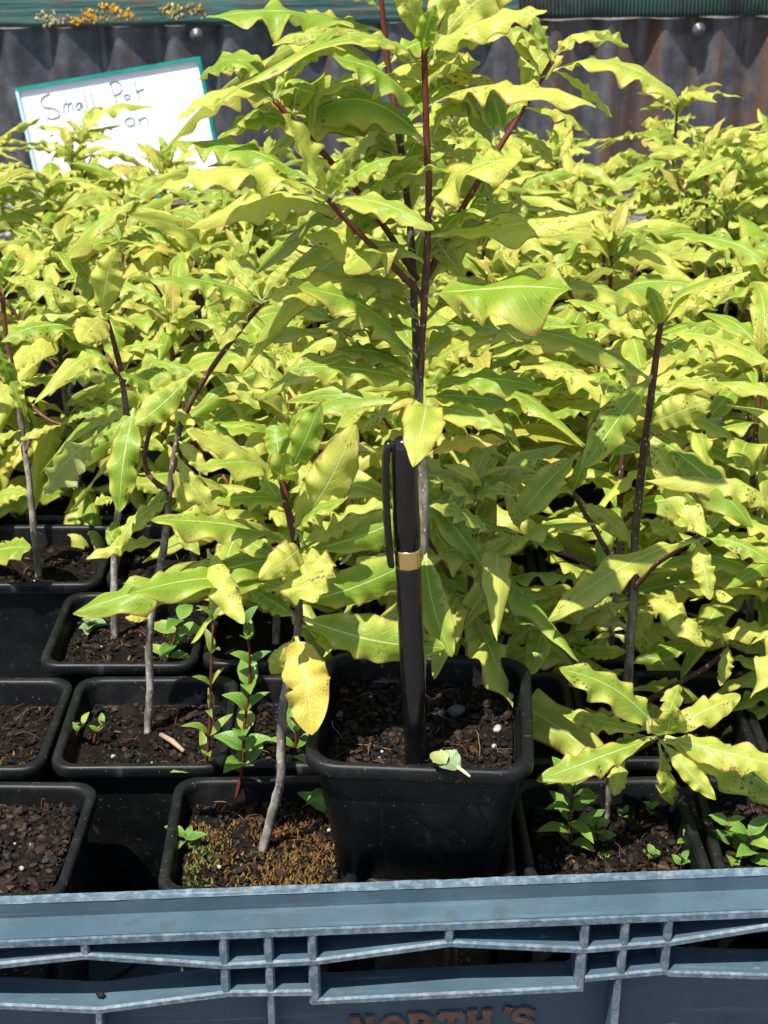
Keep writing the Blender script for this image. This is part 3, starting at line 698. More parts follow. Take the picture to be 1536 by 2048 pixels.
def pot(x, y, z, rz, label, W=.075, H=.10, drop=.010, seed=0, detail=1, ncr=700, chips=14, beads=6, moss=0, fib=8, group=POTG, dens_moss=(0, 0, 1), wet=1.0, gravel=False):
    root = empty('plant_pot', (x, y, z), rz); tag(root, label, 'pot', group)
    bm_, rm = pot_meshes(W, H); link('body', bm_, root); link('rim', rm, root)
    mb, h = soil_mesh(W, H, drop, seed, 34 if detail else 10); mb.build('soil', M['soil'], root)
    if not detail: return root
    rg = random.Random(seed * 7 + 3); cr = MB(); zs_ = H - drop
    for i in range(int(ncr * 1.7)):
        a, b = rg.uniform(-h, h) * .97, rg.uniform(-h, h) * .97; r = rg.choice((.0004, .0006, .0007, .0009, .0012, .0019)) * rg.uniform(.7, 1.3) * (1.25 if gravel else 1)
        c = rg.choice(CH); k = rg.uniform(.6, 1.4)
        rot = Matrix.Rotation(rg.uniform(0, 6.28), 3, 'Z') @ Matrix.Rotation(rg.uniform(-.6, .6), 3, 'X')
        blob(cr, ICO1, (a, b, zs_ + rg.uniform(-.0005, .0016)), r, rg, (1, rg.uniform(.35, .9), rg.uniform(.3, .7)), tuple(k * q for q in c), .7, 0, rot)
    tag(cr.build('soil_crumbs', M['crumb'], root, False), kind='stuff')
    for i in range(chips):
        o = link('bark_chip', rg.choice(CHIP), root); s = rg.uniform(.0018, .0046)
        o.location = (rg.uniform(-h, h) * .88, rg.uniform(-h, h) * .88, zs_ + .0012); o.scale = (s, s, s); o.rotation_euler = (rg.uniform(-.4, .4), rg.uniform(-.3, .3), rg.uniform(0, 6.28))
    for i in range((beads + 1) // 2):
        o = link('perlite_bead', rg.choice(BEAD), root); s = rg.uniform(.0006, .0012)
        o.location = (rg.uniform(-h, h) * .9, rg.uniform(-h, h) * .9, zs_ + .0016); o.scale = (s, s, s)
    if fib:
        fb = MB()
        for i in range(fib):
            p = Vector((rg.uniform(-h, h) * .85, rg.uniform(-h, h) * .85, zs_ + .001)); a = rg.uniform(0, 6.28); pts = []
            up = rg.uniform(0, .0035) if rg.random() < .6 else rg.uniform(.003, .006)
            n = 6; L = rg.uniform(.006, .018)
            for k in range(n):
                a += rg.uniform(-.22, .22); p = p + Vector((math.cos(a), math.sin(a), 0)) * L / n; q = p.copy(); q.x = max(-h, min(h, q.x)); q.y = max(-h, min(h, q.y)); q.z = zs_ + .001 + up * math.sin(PI * k / (n - 1) * .8); pts.append(q)
            fb.tube(pts, rg.uniform(.0001, .0002), 4, 0, [rg.choice([(.13, .05, .022), (.08, .04, .022), (.20, .11, .05)])] * n)
        tag(fb.build('root_fibres', M['fibre'], root), kind='stuff')
    if moss:
        mo = MB(); mcols = [(.10, .042, .011), (.14, .064, .015), (.055, .032, .010), (.07, .065, .013), (.10, .10, .018), (.17, .095, .03), (.05, .025, .009), (.12, .055, .013)]
        cen = [(rg.uniform(-h, h), rg.uniform(-h, h)) for _ in range(16)]
        for i in range(moss):
            if rg.random() < .75: c = rg.choice(cen); a, b = c[0] + rg.gauss(0, .006), c[1] + rg.gauss(0, .006)
            else: a, b = rg.uniform(-h, h), rg.uniform(-h, h)
            if rg.random() < max(0, min(.92, .45 + b / h * .6 + .5 * noise.noise(Vector((a * 90, b * 90, 5))))): continue
            if abs(a) > h * .97 or abs(b) > h * .97: continue
            green = (a < -h * .55 and b < 0)
            col = rg.choice([(.06, .085, .014), (.10, .13, .02)] if green and rg.random() < .8 else mcols); H_ = rg.uniform(.0010, .0032); an = rg.uniform(0, 6.28); l = Vector((math.cos(an), math.sin(an), 0)) * H_ * .5; wv = Vector((-l.y, l.x, 0)).normalized() * rg.uniform(.00035, .0008)
            B0 = Vector((a, b, zs_ + .0006)); H_ *= .62; mo.add([B0 - wv, B0 + wv, B0 + l + Vector((0, 0, H_)) + wv * .3, B0 + l + Vector((0, 0, H_)) - wv * .3], [(0, 1, 2, 3)], 0, col)
        tag(mo.build('moss', M['moss'], root, False), kind='stuff')
    return root

ZF, PH = .0290, .101                 # crate floor, pot height: rims at 0.13
Y0, DY, PW = .4485, .0846, .0755
def yrow(r): return Y0 + PW / 2 + r * DY
def yat(x): return x * math.tan(YAW) * .35
A_ = pot(-.1560, yrow(0) - .003, ZF, R(-1), 'black pot of gritty soil without a plant, against the crate front wall', W=PW, H=PH, seed=1, ncr=1000, chips=26, beads=14, gravel=True, drop=.008)
B_ = pot(-.0483, yrow(0) + .001, ZF, R(1.5), 'black pot with orange moss over its soil beside the pen pot', W=PW, H=PH, seed=2, ncr=700, chips=10, beads=6, moss=6500, fib=34, drop=.009)
SUPP = pot(.0210, yrow(0) - .001, ZF, R(-1), 'black pot pressed under the raised pot with the pen', W=.0600, H=PH - .001, drop=.006, seed=3, detail=0)
D_ = pot(.0885, yrow(0) + .002, ZF, R(2), 'black pot with weeds and bark chips beneath the low rosette', W=.0715, H=PH, seed=4, ncr=700, chips=22, beads=4, fib=14, drop=.010, moss=300)
E_ = pot(.1640, yrow(0) + .003, ZF, R(-2), 'black pot with small round-leaved weeds at the crate front', W=.0735, H=PH, seed=5, ncr=500, chips=10, beads=3)
same = 'square black nursery pot packed among the crowded rows in the crates'
R1 = [(-.1815, 1), (-.1045, 1), (-.0285, 1), (.0480, 0), (.1240, 1), (.2000, 0)]
R2 = [(-.1265, 1), (-.0490, 0), (.0275, 0), (.1040, 0), (.1805, 0), (.2570, 0)]
R3 = [(-.2640, 0), (-.1870, 1), (-.1090, 1), (-.0325, 0), (.0440, 0), (.1205, 0), (.1970, 0)]
R4 = [(-.2560, 0), (-.1790, 1), (-.1020, 0), (-.0255, 0), (.0510, 0), (.1275, 0), (.2040, 0)]
lab = {(1, 0): 'black pot of mossy dark soil behind the gritty pot', (1, 1): 'black pot with a twig and one bare-stemmed seedling', (2, 0): 'black pot with green weeds and liverwort beside a thin grey stem',
       (3, 1): 'black pot with a grey seedling stem beside the dark gap'}
pots = {}
rg = random.Random(9)
for r, row in ((1, R1), (2, R2), (3, R3), (4, R4)):
    for c, (x, det) in enumerate(row):
        pots[(r, c)] = pot(x, yrow(r) + yat(x) + rg.uniform(-.0006, .0006), ZF, R(rg.uniform(-1.0, 1.0)), lab.get((r, c), 'square black nursery pot in the %s row of the blue crate' % ['', 'second', 'third', 'fourth', 'rearmost'][r]), W=PW, H=PH, seed=20 + r * 10 + c, detail=det, ncr=520 if r < 3 else 350, chips=9, beads=3, fib=12,
                           moss=260 if (r, c) in ((1, 0), (2, 0), (1, 2)) else 0, drop=.012 if r == 1 else .011)
# pots of the second crate
SECOND = []
TRAYPOT = ['black pot in the front row of the low black tray'] + ['black pot in the middle rows of the low black tray'] * 3 + ['black pot in the row of the low tray facing the iron wall']
for r in range(5):
    for c in range(10):
        x = C2[0] + .048 + c * .0865 + rg.uniform(-.002, .002); y = C2[2] + .046 + r * .0865
        
        if c < 2 and r < 2: continue
        SECOND.append((x, y, r)); pot(x, y, .0265, R(rg.uniform(-1.5, 1.5)), TRAYPOT[r], W=PW, H=PH, seed=100 + r * 10 + c, detail=0)
# the raised pot with the pen
CW, CHT = .0830, .0565
CPZ = ZF + PH - .001 - .006 + .0025
cyaw = R(-4.0); PCX, PCY = .0148, .4880
CPOT = pot(PCX, PCY, CPZ, cyaw, 'raised black square pot holding the pen, standing above the other pots', W=CW, H=CHT + .004, drop=.0105, seed=8, ncr=1500, chips=22, beads=8, fib=30, group=None)
CRIM = CPZ + CHT + .004; CSOIL = CRIM - .0105
for nm, (u, v), s, m, sq in (('pebble', (912, 1422), .0034, 'pebble', (1, .8, .75)), ('pebble', (1000, 1372), .0026, 'pebble', (1, .8, .8)), ('pebble', (1018, 1392), .0022, 'perlite', (1, .8, .7)), ('pebble', (995, 1457), .0020, 'perlite', (1.2, .8, .6))):
    mb = MB(); p = pixz(u, v, CSOIL + .002); blob(mb, ICO2, (0, 0, 0), s, random.Random(int(u)), sq, (.07, .06, .055), .35); o = mb.build(nm, M[m], CPOT); o.matrix_local = (Matrix.Translation((PCX, PCY, CPZ)) @ Matrix.Rotation(cyaw, 4, 'Z')).inverted() @ Matrix.Translation(p)

# ================================================================== PEN
pb_, pt_ = pixz(832, 1525, CSOIL), None
py = pb_.y; top = pix(806, 872, py + .004)
ax = (top - pb_).normalized(); base = pb_ - ax * .012; Lp = (top - base).length
pen = empty('pen', pb_); tag(pen, 'black capped pen with a gold ring pushed upright into the soil', 'pen')
ref = Vector((-1, -.25, 0)); ea = (ref - ax * ref.dot(ax)).normalized(); eb = ax.cross(ea)
def lathe(mb, prof, n=28):
    vs, fs = [], []
    for (h, r) in prof:
        for k in range(n): a = 2 * PI * k / n; vs.append(base - pb_ + ax * h + (ea * math.cos(a) + eb * math.sin(a)) * r)
    for i in range(len(prof) - 1):
        for k in range(n): fs.append((i * n + k, i * n + (k + 1) % n, (i + 1) * n + (k + 1) % n, (i + 1) * n + k))
    fs.append(tuple(range(n - 1, -1, -1))); fs.append(tuple((len(prof) - 1) * n + k for k in range(n))); mb.add(vs, fs)
def hv(v):   # height along the pen of photo row v
    best = min(range(400), key=lambda i: abs(proj_v(base + ax * Lp * i / 399) - v)); return Lp * best / 399
def proj_v(P):
    d = P - Vector((0, 0, CAMZ)); p = R(PITCH); fw = Vector((0, math.cos(p), -math.sin(p))); up = Vector((0, math.sin(p), math.cos(p)))
    return 1024 - F * d.dot(up) / d.dot(fw)
h1, h2 = hv(1131), hv(1094)
mb = MB(); lathe(mb, [(0, .0030), (.004, .0036), (.02, .0041), (h1 * .55, .00445), (h1 - .0006, .00455), (h1, .0044)]); mb.build('barrel', M['pen'], pen)
mb = MB(); lathe(mb, [(h1 + .00005, .0043), (h1 + .0002, .00464), (h1 + .0005, .00468), (h1 + .0008, .00468), ((h1 + h2) / 2, .00468), (h2 - .0008, .00468), (h2 - .0005, .00468), (h2 - .0002, .00464), (h2 - .00005, .0043)]); mb.build('gold_ring', M['gold'], pen)
mb = MB(); lathe(mb, [(h2, .0042), (h2 + .0005, .00468), (h2 + .01, .0047), (Lp - .012, .0044), (Lp - .004, .0041), (Lp - .0014, .0035), (Lp - .0004, .0024), (Lp, .0008)]); cap = mb.build('cap', M['pen'], pen)
ctop = Lp - .0035; hc = hv(1124); mb = MB()
pts = [(ctop - .002, .0030), (ctop + .0016, .0045), (ctop + .0002, .0056), (ctop - .006, .0065), (ctop - .018, .0069), ((ctop + hc) / 2, .0069), (hc + .010, .0067), (hc + .001, .0063), (hc, .0062)]
P = spline([base - pb_ + ax * h + ea * r for h, r in pts], 36); vs, fs = [], []
for i, p in enumerate(P):
    t = (P[min(i + 1, 35)] - P[max(i - 1, 0)]).normalized(); nn = eb.cross(t).normalized(); w_ = .0021 if i > 6 else .0016; th = .0011
    for a, b in ((-1, -.6), (-.6, -1), (.6, -1), (1, -.6), (1, .6), (.6, 1), (-.6, 1), (-1, .6)): vs.append(p + eb * w_ * a + nn * th * b)
for i in range(35):
    for k in range(8): fs.append((i * 8 + k, i * 8 + (k + 1) % 8, (i + 1) * 8 + (k + 1) % 8, (i + 1) * 8 + k))
fs += [tuple(range(7, -1, -1)), tuple(35 * 8 + k for k in range(8))]; mb.add(vs, fs); mb.build('clip', M['pen'], pen)

# ================================================================== THE SEEDLINGS ONE CAN TELL APART
def hero(name, base_px, z, label, group=None):
    p = pixz(base_px[0], base_px[1], z); r = empty(name, p); tag(r, label, 'shrub', group); return r, p.y
SEED = [1000]
def leaves(root, rows, y0):
    for row in rows:
        bu, bv, dyb, tu, tv, dyt, typ, ratio = row[:8]; kw = row[8] if len(row) > 8 else {}
        SEED[0] += 1; leaf_px(root, bu, bv, y0 + dyb, tu, tv, y0 + dyt, typ, ratio, kw.get('arch', .11), kw.get('amp', .24) * 1.0 + .13, kw.get('seed', SEED[0]), kw.get('mat', 'leaf'), kw.get('cup', -.42), kw.get('waves', 4.8), kw.get('droop', 0), kw.get('shape'), kw.get('roll', 0), kw.get('bite', 0))
def st(root, name, px, y0, r0, r1, a0, a1, n=8):
    return stem_part(root, name, [pix(u, v, y0 + dy) for u, v, dy in px], r0, r1, a0, a1, n)

# ---- tall plant in the raised pot
T, ty = hero('tall_seedling_shrub', (838, 1436), CSOIL, 'tallest golden seedling with two dark stems rising behind the pen')
st(T, 'stem', [(838, 1445, .0), (846, 1250, 0), (848, 1050, 0), (843, 900, 0), (838, 790, 0), (836, 735, 0)], ty, .0018, .0016, 1, .75)
st(T, 'stem', [(838, 775, .0), (849, 600, -.002), (857, 400, -.004), (852, 240, -.006), (849, 95, -.008)], ty, .00135, .0010, .42, .0)
st(T, 'stem', [(834, 770, .002), (829, 620, .006), (818, 430, .010), (796, 260, .012), (774, 120, .012), (760, -40, .012)], ty, .0014, .0009, .75, .0)
st(T, 'branch', [(845, 592, -.002), (765, 512, -.012), (700, 448, -.018), (655, 398, -.022)], ty, .0011, .0009, .3, .05)
st(T, 'branch', [(835, 560, .006), (745, 420, .004), (640, 300, 0), (548, 200, -.004)], ty, .0012, .0009, .3, 0)
st(T, 'branch', [(850, 560, .0), (935, 400, .006), (1030, 245, .010), (1104, 122, .014)], ty, .0011, .0009, .25, 0)
leaves(T, [
 # whorl at the top of the right stem
 (855, 212, -.006, 1192, 214, -.030, 'u', .20, dict(arch=.13, amp=.2)), (852, 110, -.008, 1094, 22, -.02, 'm', .33, dict(arch=.10, amp=.22)),
 (848, 100, -.008, 792, -60, -.016, 'f', .36, {}), (846, 232, -.006, 664, 112, -.028, 'm', .40, dict(arch=.10, amp=.2)),
 (850, 96, -.008, 905, -70, .004, 'f', .30, {}), (846, 130, -.008, 690, 70, -.02, 'm', .26, {}), (846, 165, -.004, 720, 165, .01, 'm', .30, {}),
 (852, 140, -.006, 1010, 60, .02, 'm', .28, {}), (848, 110, -.008, 870, 10, -.02, 'f', .4, {}), (850, 180, -.005, 960, 130, .03, 'b', .3, {}),
 # left stem, upper
 (764, 62, .012, 412, 34, -.004, 'u', .24, dict(arch=.07, amp=.3)), (768, 78, .012, 545, 92, -.01, 'm', .24, {}), (770, 100, .012, 610, 20, .02, 'm', .26, {}), (776, 130, .012, 640, 190, .0, 'm', .30, {}),
 (780, 170, .012, 700, 260, .015, 'm', .34, {}), (762, 20, .012, 640, -40, 0, 'm', .3, {}),
 # whorl on the left branch
 (548, 203, -.004, 355, 240, -.014, 'u', .24, dict(arch=.20, amp=.18)), (548, 198, -.004, 438, 116, -.008, 'u', .26, dict(arch=.20)), (552, 196, -.004, 678, 52, -.008, 'm', .27, dict(arch=.06)),
 (551, 198, -.004, 634, 186, -.002, 'm', .36, dict(arch=.28)), (549, 196, -.004, 575, 110, .004, 'f', .26, {}), (556, 214, -.004, 470, 262, .012, 'm', .28, {}),
 # whorl on the left lower branch
 (655, 398, -.022, 320, 378, -.045, 'u', .22, dict(arch=.12, amp=.3)), (657, 392, -.022, 566, 228, -.035, 'm', .44, dict(arch=.05, amp=.16, cup=.05)), (658, 396, -.022, 812, 312, -.02, 'u', .25, dict(arch=.12)),
 (662, 402, -.022, 868, 460, -.045, 'm', .27, dict(arch=.12, amp=.14)), (655, 396, -.022, 690, 318, -.03, 'f', .4, dict(amp=.1)), (652, 402, -.022, 540, 470, -.01, 'm', .28, {}), (657, 398, -.022, 612, 350, -.01, 'f', .34, {}),
 (660, 400, -.022, 760, 260, 0, 'b', .30, {}), (640, 380, -.02, 345, 285, -.004, 'u', .22, dict(arch=.10)),
 # whorl on the right branch
 (1105, 128, .014, 1206, 82, .006, 'u', .36, dict(arch=.30, amp=.12)), (1104, 142, .014, 1360, 204, -.006, 'u', .26, dict(arch=.19, amp=.16)), (1102, 124, .014, 958, 84, .0, 'u', .30, dict(arch=.24, amp=.2)),
 (1102, 118, .014, 1046, 22, .01, 'm', .42, dict(arch=.10)), (1110, 140, .014, 1225, 235, .02, 'm', .24, {}), (1090, 150, .012, 1010, 250, .0, 'm', .26, {}), (1050, 215, .01, 1180, 270, .02, 'm', .24, {}), (1020, 260, .01, 1110, 330, -.005, 'm', .28, {}),
 # middle of the plant
 (858, 420, -.004, 1045, 318, -.035, 'm', .50, dict(arch=.10, amp=.45, waves=3)), (858, 470, -.003, 1212, 424, -.02, 'm', .24, dict(arch=.02)), (852, 590, -.002, 1144, 578, -.04, 'm', .46, dict(amp=.42, waves=3.2, arch=.02, seed=3)),
 (853, 520, -.002, 1000, 440, .02, 'm', .40, {}), (856, 380, -.004, 950, 300, .015, 'f', .40, {}), (852, 560, -.002, 960, 640, .01, 'm', .36, {}), (830, 575, .004, 536, 592, -.025, 'm', .32, dict(amp=.2, arch=.06)),
 (830, 560, .004, 610, 470, -.015, 'm', .40, dict(amp=.3)), (835, 420, .008, 930, 560, .0, 'f', .34, {}), (828, 500, .006, 690, 545, -.03, 'm', .40, dict(amp=.5, waves=3)), (822, 440, .01, 700, 400, .02, 'f', .40, {}),
 (808, 330, .01, 715, 300, .02, 'm', .45, {}), (812, 380, .01, 690, 470, .012, 'f', .42, {}), (800, 290, .01, 905, 260, .02, 'f', .36, {}), (854, 320, -.004, 960, 390, .02, 'f', .38, {}), (858, 300, -.004, 770, 380, .012, 'f', .42, {}),
 (840, 640, .0, 720, 600, .015, 'm', .34, {}), (846, 660, .0, 985, 660, .01, 'm', .34, {}), (832, 660, .0, 650, 650, .02, 'm', .30, {}),
 # lower tiers round the forking stem
 (830, 735, 0, 596, 574, -.028, 'm', .30, dict(amp=.26, seed=12)), (828, 765, 0, 566, 738, -.020, 'm', .26, dict(amp=.5)), (828, 748, 0, 672, 700, -.01, 'm', .36, {}), (850, 745, 0, 985, 672, -.012, 'm', .36, dict(arch=.14)),
 (852, 775, 0, 1090, 778, -.022, 'm', .27, dict(arch=.08, amp=.3)), (852, 792, 0, 1032, 812, .006, 'm', .32, {}), (848, 826, 0, 1004, 856, -.022, 'm', .34, dict(arch=.17, amp=.1)), (845, 822, 0, 826, 934, -.048, 'f', .36, dict(amp=.06, cup=-.1, arch=.20, shape=1)),
 (840, 818, 0, 776, 822, -.012, 'm', .36, dict(arch=.3, mat='yleaf', amp=.1)), (850, 912, 0, 1016, 884, -.004, 'm', .26, dict(arch=.14, mat='yleaf')), (835, 800, 0, 720, 865, .012, 'm', .30, {}), (845, 850, 0, 760, 905, .016, 'm', .34, dict(mat='yleaf')),
 (850, 1100, 0, 904, 1314, -.022, 'f', .34, dict(amp=.2, arch=.08, seed=6)), (852, 1010, 0, 975, 1060, .015, 'm', .3, {}), (846, 960, 0, 950, 1010, .02, 'm', .26, {}),
], ty)

tr_ = random.Random(77); az_ = 0
for px_, n_, l0, l1 in (([(857, 400, -.004), (852, 240, -.006), (849, 110, -.008)], 6, .040, .054), ([(838, 775, 0), (849, 600, -.002), (857, 420, -.004)], 10, .045, .058), ([(829, 620, .006), (818, 430, .010), (796, 260, .012), (774, 120, .012)], 12, .042, .056),
                        ([(700, 448, -.018), (655, 398, -.022)], 4, .035, .05), ([(640, 300, 0), (548, 200, -.004)], 6, .035, .052), ([(985, 310, .008), (1104, 122, .014)], 6, .035, .052)):
    Q = spline([pix(u, v, ty + d) for u, v, d in px_], 40)
    for i in range(n_):
        az_ += GA; k = (i + tr_.random()) / n_
        if math.sin(az_) < -.30: az_ = -az_ + tr_.uniform(-.3, .3)
        rand_leaf(T, Q[min(39, int(k * 39))], az_, R(tr_.uniform(5, 42)), tr_.uniform(l0, l1), tr_, .06)

# ---- wavy-leaved seedling rooted in the mossy pot
SZ = ZF + PH - .009
P1, y1 = hero('wavy_leaved_seedling', (525, 1702), SZ, 'low golden seedling with a large yellow leaf hanging beside the raised pot')
st(P1, 'stem', [(525, 1705, 0), (549, 1612, 0), (562, 1545, -.002), (564, 1440, -.002), (578, 1340, 0), (595, 1270, 0), (598, 1180, 0), (592, 1090, .002), (573, 1010, .004), (563, 955, .006)], y1, .0019, .0012, 1.0, .0)
leaves(P1, [
 (588, 1112, .002, 146, 1228, -.020, 'm', .235, dict(arch=.09, amp=.16, seed=2)), (585, 1180, 0, 254, 1188, -.036, 'm', .25, dict(arch=.05, amp=.5, waves=3.6, seed=9)), (415, 1098, -.004, 488, 1248, -.034, 'f', .33, dict(amp=.3)),
 (590, 1090, .002, 302, 1040, -.022, 'm', .27, dict(arch=.05, amp=.4)), (592, 1096, .002, 518, 1158, -.03, 'f', .40, dict(arch=.2)), (600, 1108, .001, 634, 1204, -.03, 'f', .80, dict(amp=.25, waves=5, shape=1, cup=-.1)),
 (604, 1088, .002, 778, 1002, .006, 'm', .36, dict(amp=.3)), (604, 1104, .002, 828, 1026, -.004, 'f', .36, dict(amp=.14, arch=.03)), (602, 1205, 0, 846, 1110, -.004, 'f', .35, dict(amp=.2)), (604, 1236, 0, 892, 1296, -.012, 'f', .37, dict(arch=.10, amp=.22, shape=0)),
 (592, 1272, -.002, 624, 1470, -.030, 'f', .53, dict(amp=.22, mat='yleaf', waves=4, shape=0, cup=.1, bite=-1)), (590, 1268, 0, 542, 1348, .006, 'f', .48, dict(amp=.12)), (592, 1235, 0, 500, 1178, .01, 'm', .46, {}), (594, 1215, 0, 505, 1120, .014, 'm', .38, {}),
 (585, 1056, .003, 712, 848, -.012, 'f', .36, dict(amp=.2, seed=4)), (568, 962, .006, 642, 806, -.006, 'f', .34, dict(amp=.3)), (565, 960, .006, 378, 864, -.018, 'm', .34, dict(amp=.14, arch=.08)), (563, 968, .006, 398, 936, -.034, 'm', .28, dict(arch=.12)),
 (556, 950, .006, 372, 858, .016, 'm', .3, {}), (560, 945, .006, 545, 842, .018, 'f', .6, dict(amp=.1)), (575, 1005, .004, 425, 1004, -.02, 'm', .28, {}), (566, 955, .005, 572, 905, -.02, 'f', .4, {}),
 (596, 1060, .002, 690, 1000, -.02, 'm', .32, {}), (580, 1030, .003, 520, 940, .02, 'f', .36, {}), (596, 1130, 0, 700, 1180, .014, 'm', .34, {}), (598, 1150, 0, 470, 1075, .02, 'm', .30, {}), (590, 1080, 0, 640, 960, .02, 'f', .30, {}), (600, 1250, 0, 690, 1290, .02, 'f', .4, {}),
], y1)

# ---- strong seedling to the right of the raised pot
P2, y2 = hero('leafy_seedling', (1250, 1462), ZF + PH - .012, 'bushy golden seedling with a dark red upright stem right of the pen')
st(P2, 'stem', [(1250, 1470, 0), (1256, 1350, 0), (1268, 1170, 0), (1272, 1050, 0), (1292, 870, 0), (1311, 720, 0), (1322, 645, 0)], y2, .0023, .0012, .9, .0)
st(P2, 'branch', [(1266, 1180, 0), (1310, 1130, -.010), (1360, 1095, -.02), (1396, 1072, -.028)], y2, .0013, .0010, .5, .2)
st(P2, 'branch', [(1262, 1185, 0), (1190, 1060, .006), (1145, 985, .01)], y2, .0012, .0009, .5, .2)
st(P2, 'branch', [(1262, 1420, 0), (1350, 1370, -.01), (1420, 1330, -.015), (1460, 1290, -.018)], y2, .0013, .0010, .6, .3)
st(P2, 'branch', [(1260, 1190, 0), (1180, 1130, -.012), (1100, 1095, -.02), (1035, 1070, -.024)], y2, .0013, .0010, .5, .2)
st(P2, 'branch', [(1256, 1400, 0), (1160, 1330, 0), (1115, 1290, -.004), (1085, 1230, -.006)], y2, .0012, .0010, .6, .3)
leaves(P2, [
 (1324, 655, 0, 1502, 544, -.012, 'u', .22, dict(arch=.10, amp=.15)), (1318, 662, 0, 1118, 566, -.016, 'u', .26, dict(arch=.12, amp=.2)), (1304, 760, 0, 992, 652, -.030, 'm', .20, dict(arch=.06, amp=.18)), (1324, 670, 0, 1545, 728, -.024, 'u', .24, dict(arch=.12)),
 (1320, 650, 0, 1296, 574, -.01, 'f', .40, {}), (1322, 652, 0, 1340, 566, .004, 'f', .36, {}), (1306, 748, 0, 1164, 938, -.036, 'f', .33, dict(amp=.22, seed=21)), (1314, 775, 0, 1560, 790, -.03, 'm', .22, dict(arch=.08, amp=.35)),
 (1298, 872, 0, 1412, 1074, -.040, 'f', .28, dict(arch=.08)), (1302, 872, 0, 1506, 1056, -.034, 'm', .34, dict(arch=.16, amp=.16)), (1296, 850, 0, 1424, 800, -.014, 'f', .52, dict(amp=.2)), (1160, 905, .004, 1026, 1048, -.022, 'f', .36, dict(amp=.14, cup=.0)),
 (1290, 900, 0, 1180, 870, .02, 'f', .4, {}), (1300, 820, 0, 1470, 880, .0, 'm', .28, {}), (1308, 720, 0, 1420, 650, .018, 'm', .28, {}), (1314, 700, 0, 1200, 640, .02, 'm', .28, {}), (1284, 930, 0, 1400, 980, .012, 'f', .36, {}),
 (1392, 1078, -.028, 1096, 1242, -.072, 'm', .21, dict(arch=.06, amp=.28, seed=31)), (1396, 1078, -.028, 1420, 1200, -.048, 'f', .40, dict(amp=.3)), (1400, 1076, -.028, 1548, 1128, -.044, 'm', .32, dict(arch=.14)), (1394, 1070, -.028, 1346, 1046, -.04, 'm', .4, dict(arch=.2)),
 (1396, 1068, -.028, 1370, 985, -.03, 'f', .34, {}), (1398, 1068, -.028, 1450, 1010, -.02, 'f', .34, {}), (1275, 1182, 0, 1412, 1294, -.030, 'm', .36, dict(arch=.14, amp=.3)), (1262, 1255, 0, 1012, 1214, -.024, 'b', .30, dict(arch=.1, amp=.2)),
 (1270, 1200, 0, 1150, 1260, -.004, 'm', .34, {}), (1460, 1290, -.018, 1400, 1260, -.03, 'm', .3, {}), (1395, 1285, -.016, 1560, 1268, -.03, 'm', .34, dict(amp=.5)), (1455, 1290, -.018, 1440, 1372, -.03, 'f', .42, {}), (1440, 1310, -.018, 1560, 1345, -.01, 'm', .26, {}),
 (1036, 1068, -.024, 910, 1266, -.050, 'f', .27, dict(amp=.35, seed=41)), (1040, 1074, -.024, 1128, 1102, -.045, 'm', .34, dict(arch=.1)), (1034, 1070, -.024, 925, 1125, -.03, 'f', .4, {}), (1036, 1066, -.024, 870, 1050, -.02, 'm', .26, {}), (1040, 1062, -.024, 1010, 985, -.02, 'f', .36, {}),
 (1150, 1180, 0, 985, 1210, -.018, 'm', .26, dict(amp=.4)), (1085, 1232, -.006, 1062, 1350, -.03, 'f', .46, dict(amp=.14)), (1090, 1235, -.006, 1010, 1300, -.02, 'f', .34, {}), (1088, 1232, -.006, 1000, 1180, 0, 'm', .30, {}), (1150, 990, .01, 1030, 960, 0, 'm', .3, {}), (1145, 985, .01, 1175, 900, .01, 'f', .36, {}),
 (1258, 1340, 0, 1135, 1370, .008, 'm', .36, {}), (1260, 1330, 0, 1380, 1290, .012, 'm', .36, {}), (1260, 1300, 0, 1310, 1200, .02, 'f', .34, {}), (1262, 1400, 0, 1340, 1445, -.01, 'f', .46, {}), (1256, 1420, 0, 1080, 1450, .01, 'm', .3, {}), (1270, 1090, 0, 1170, 1010, .02, 'f', .36, {}), (1274, 1040, 0, 1370, 1090, .022, 'm', .34, {}),
 (1262, 1230, 0, 1380, 1180, .02, 'm', .34, {}), (1262, 1270, 0, 1120, 1190, .02, 'm', .34, {}), (1262, 1300, 0, 1160, 1300, .016, 'f', .30, {}), (1258, 1380, .0, 1400, 1400, .016, 'm', .3, {}),
], y2)

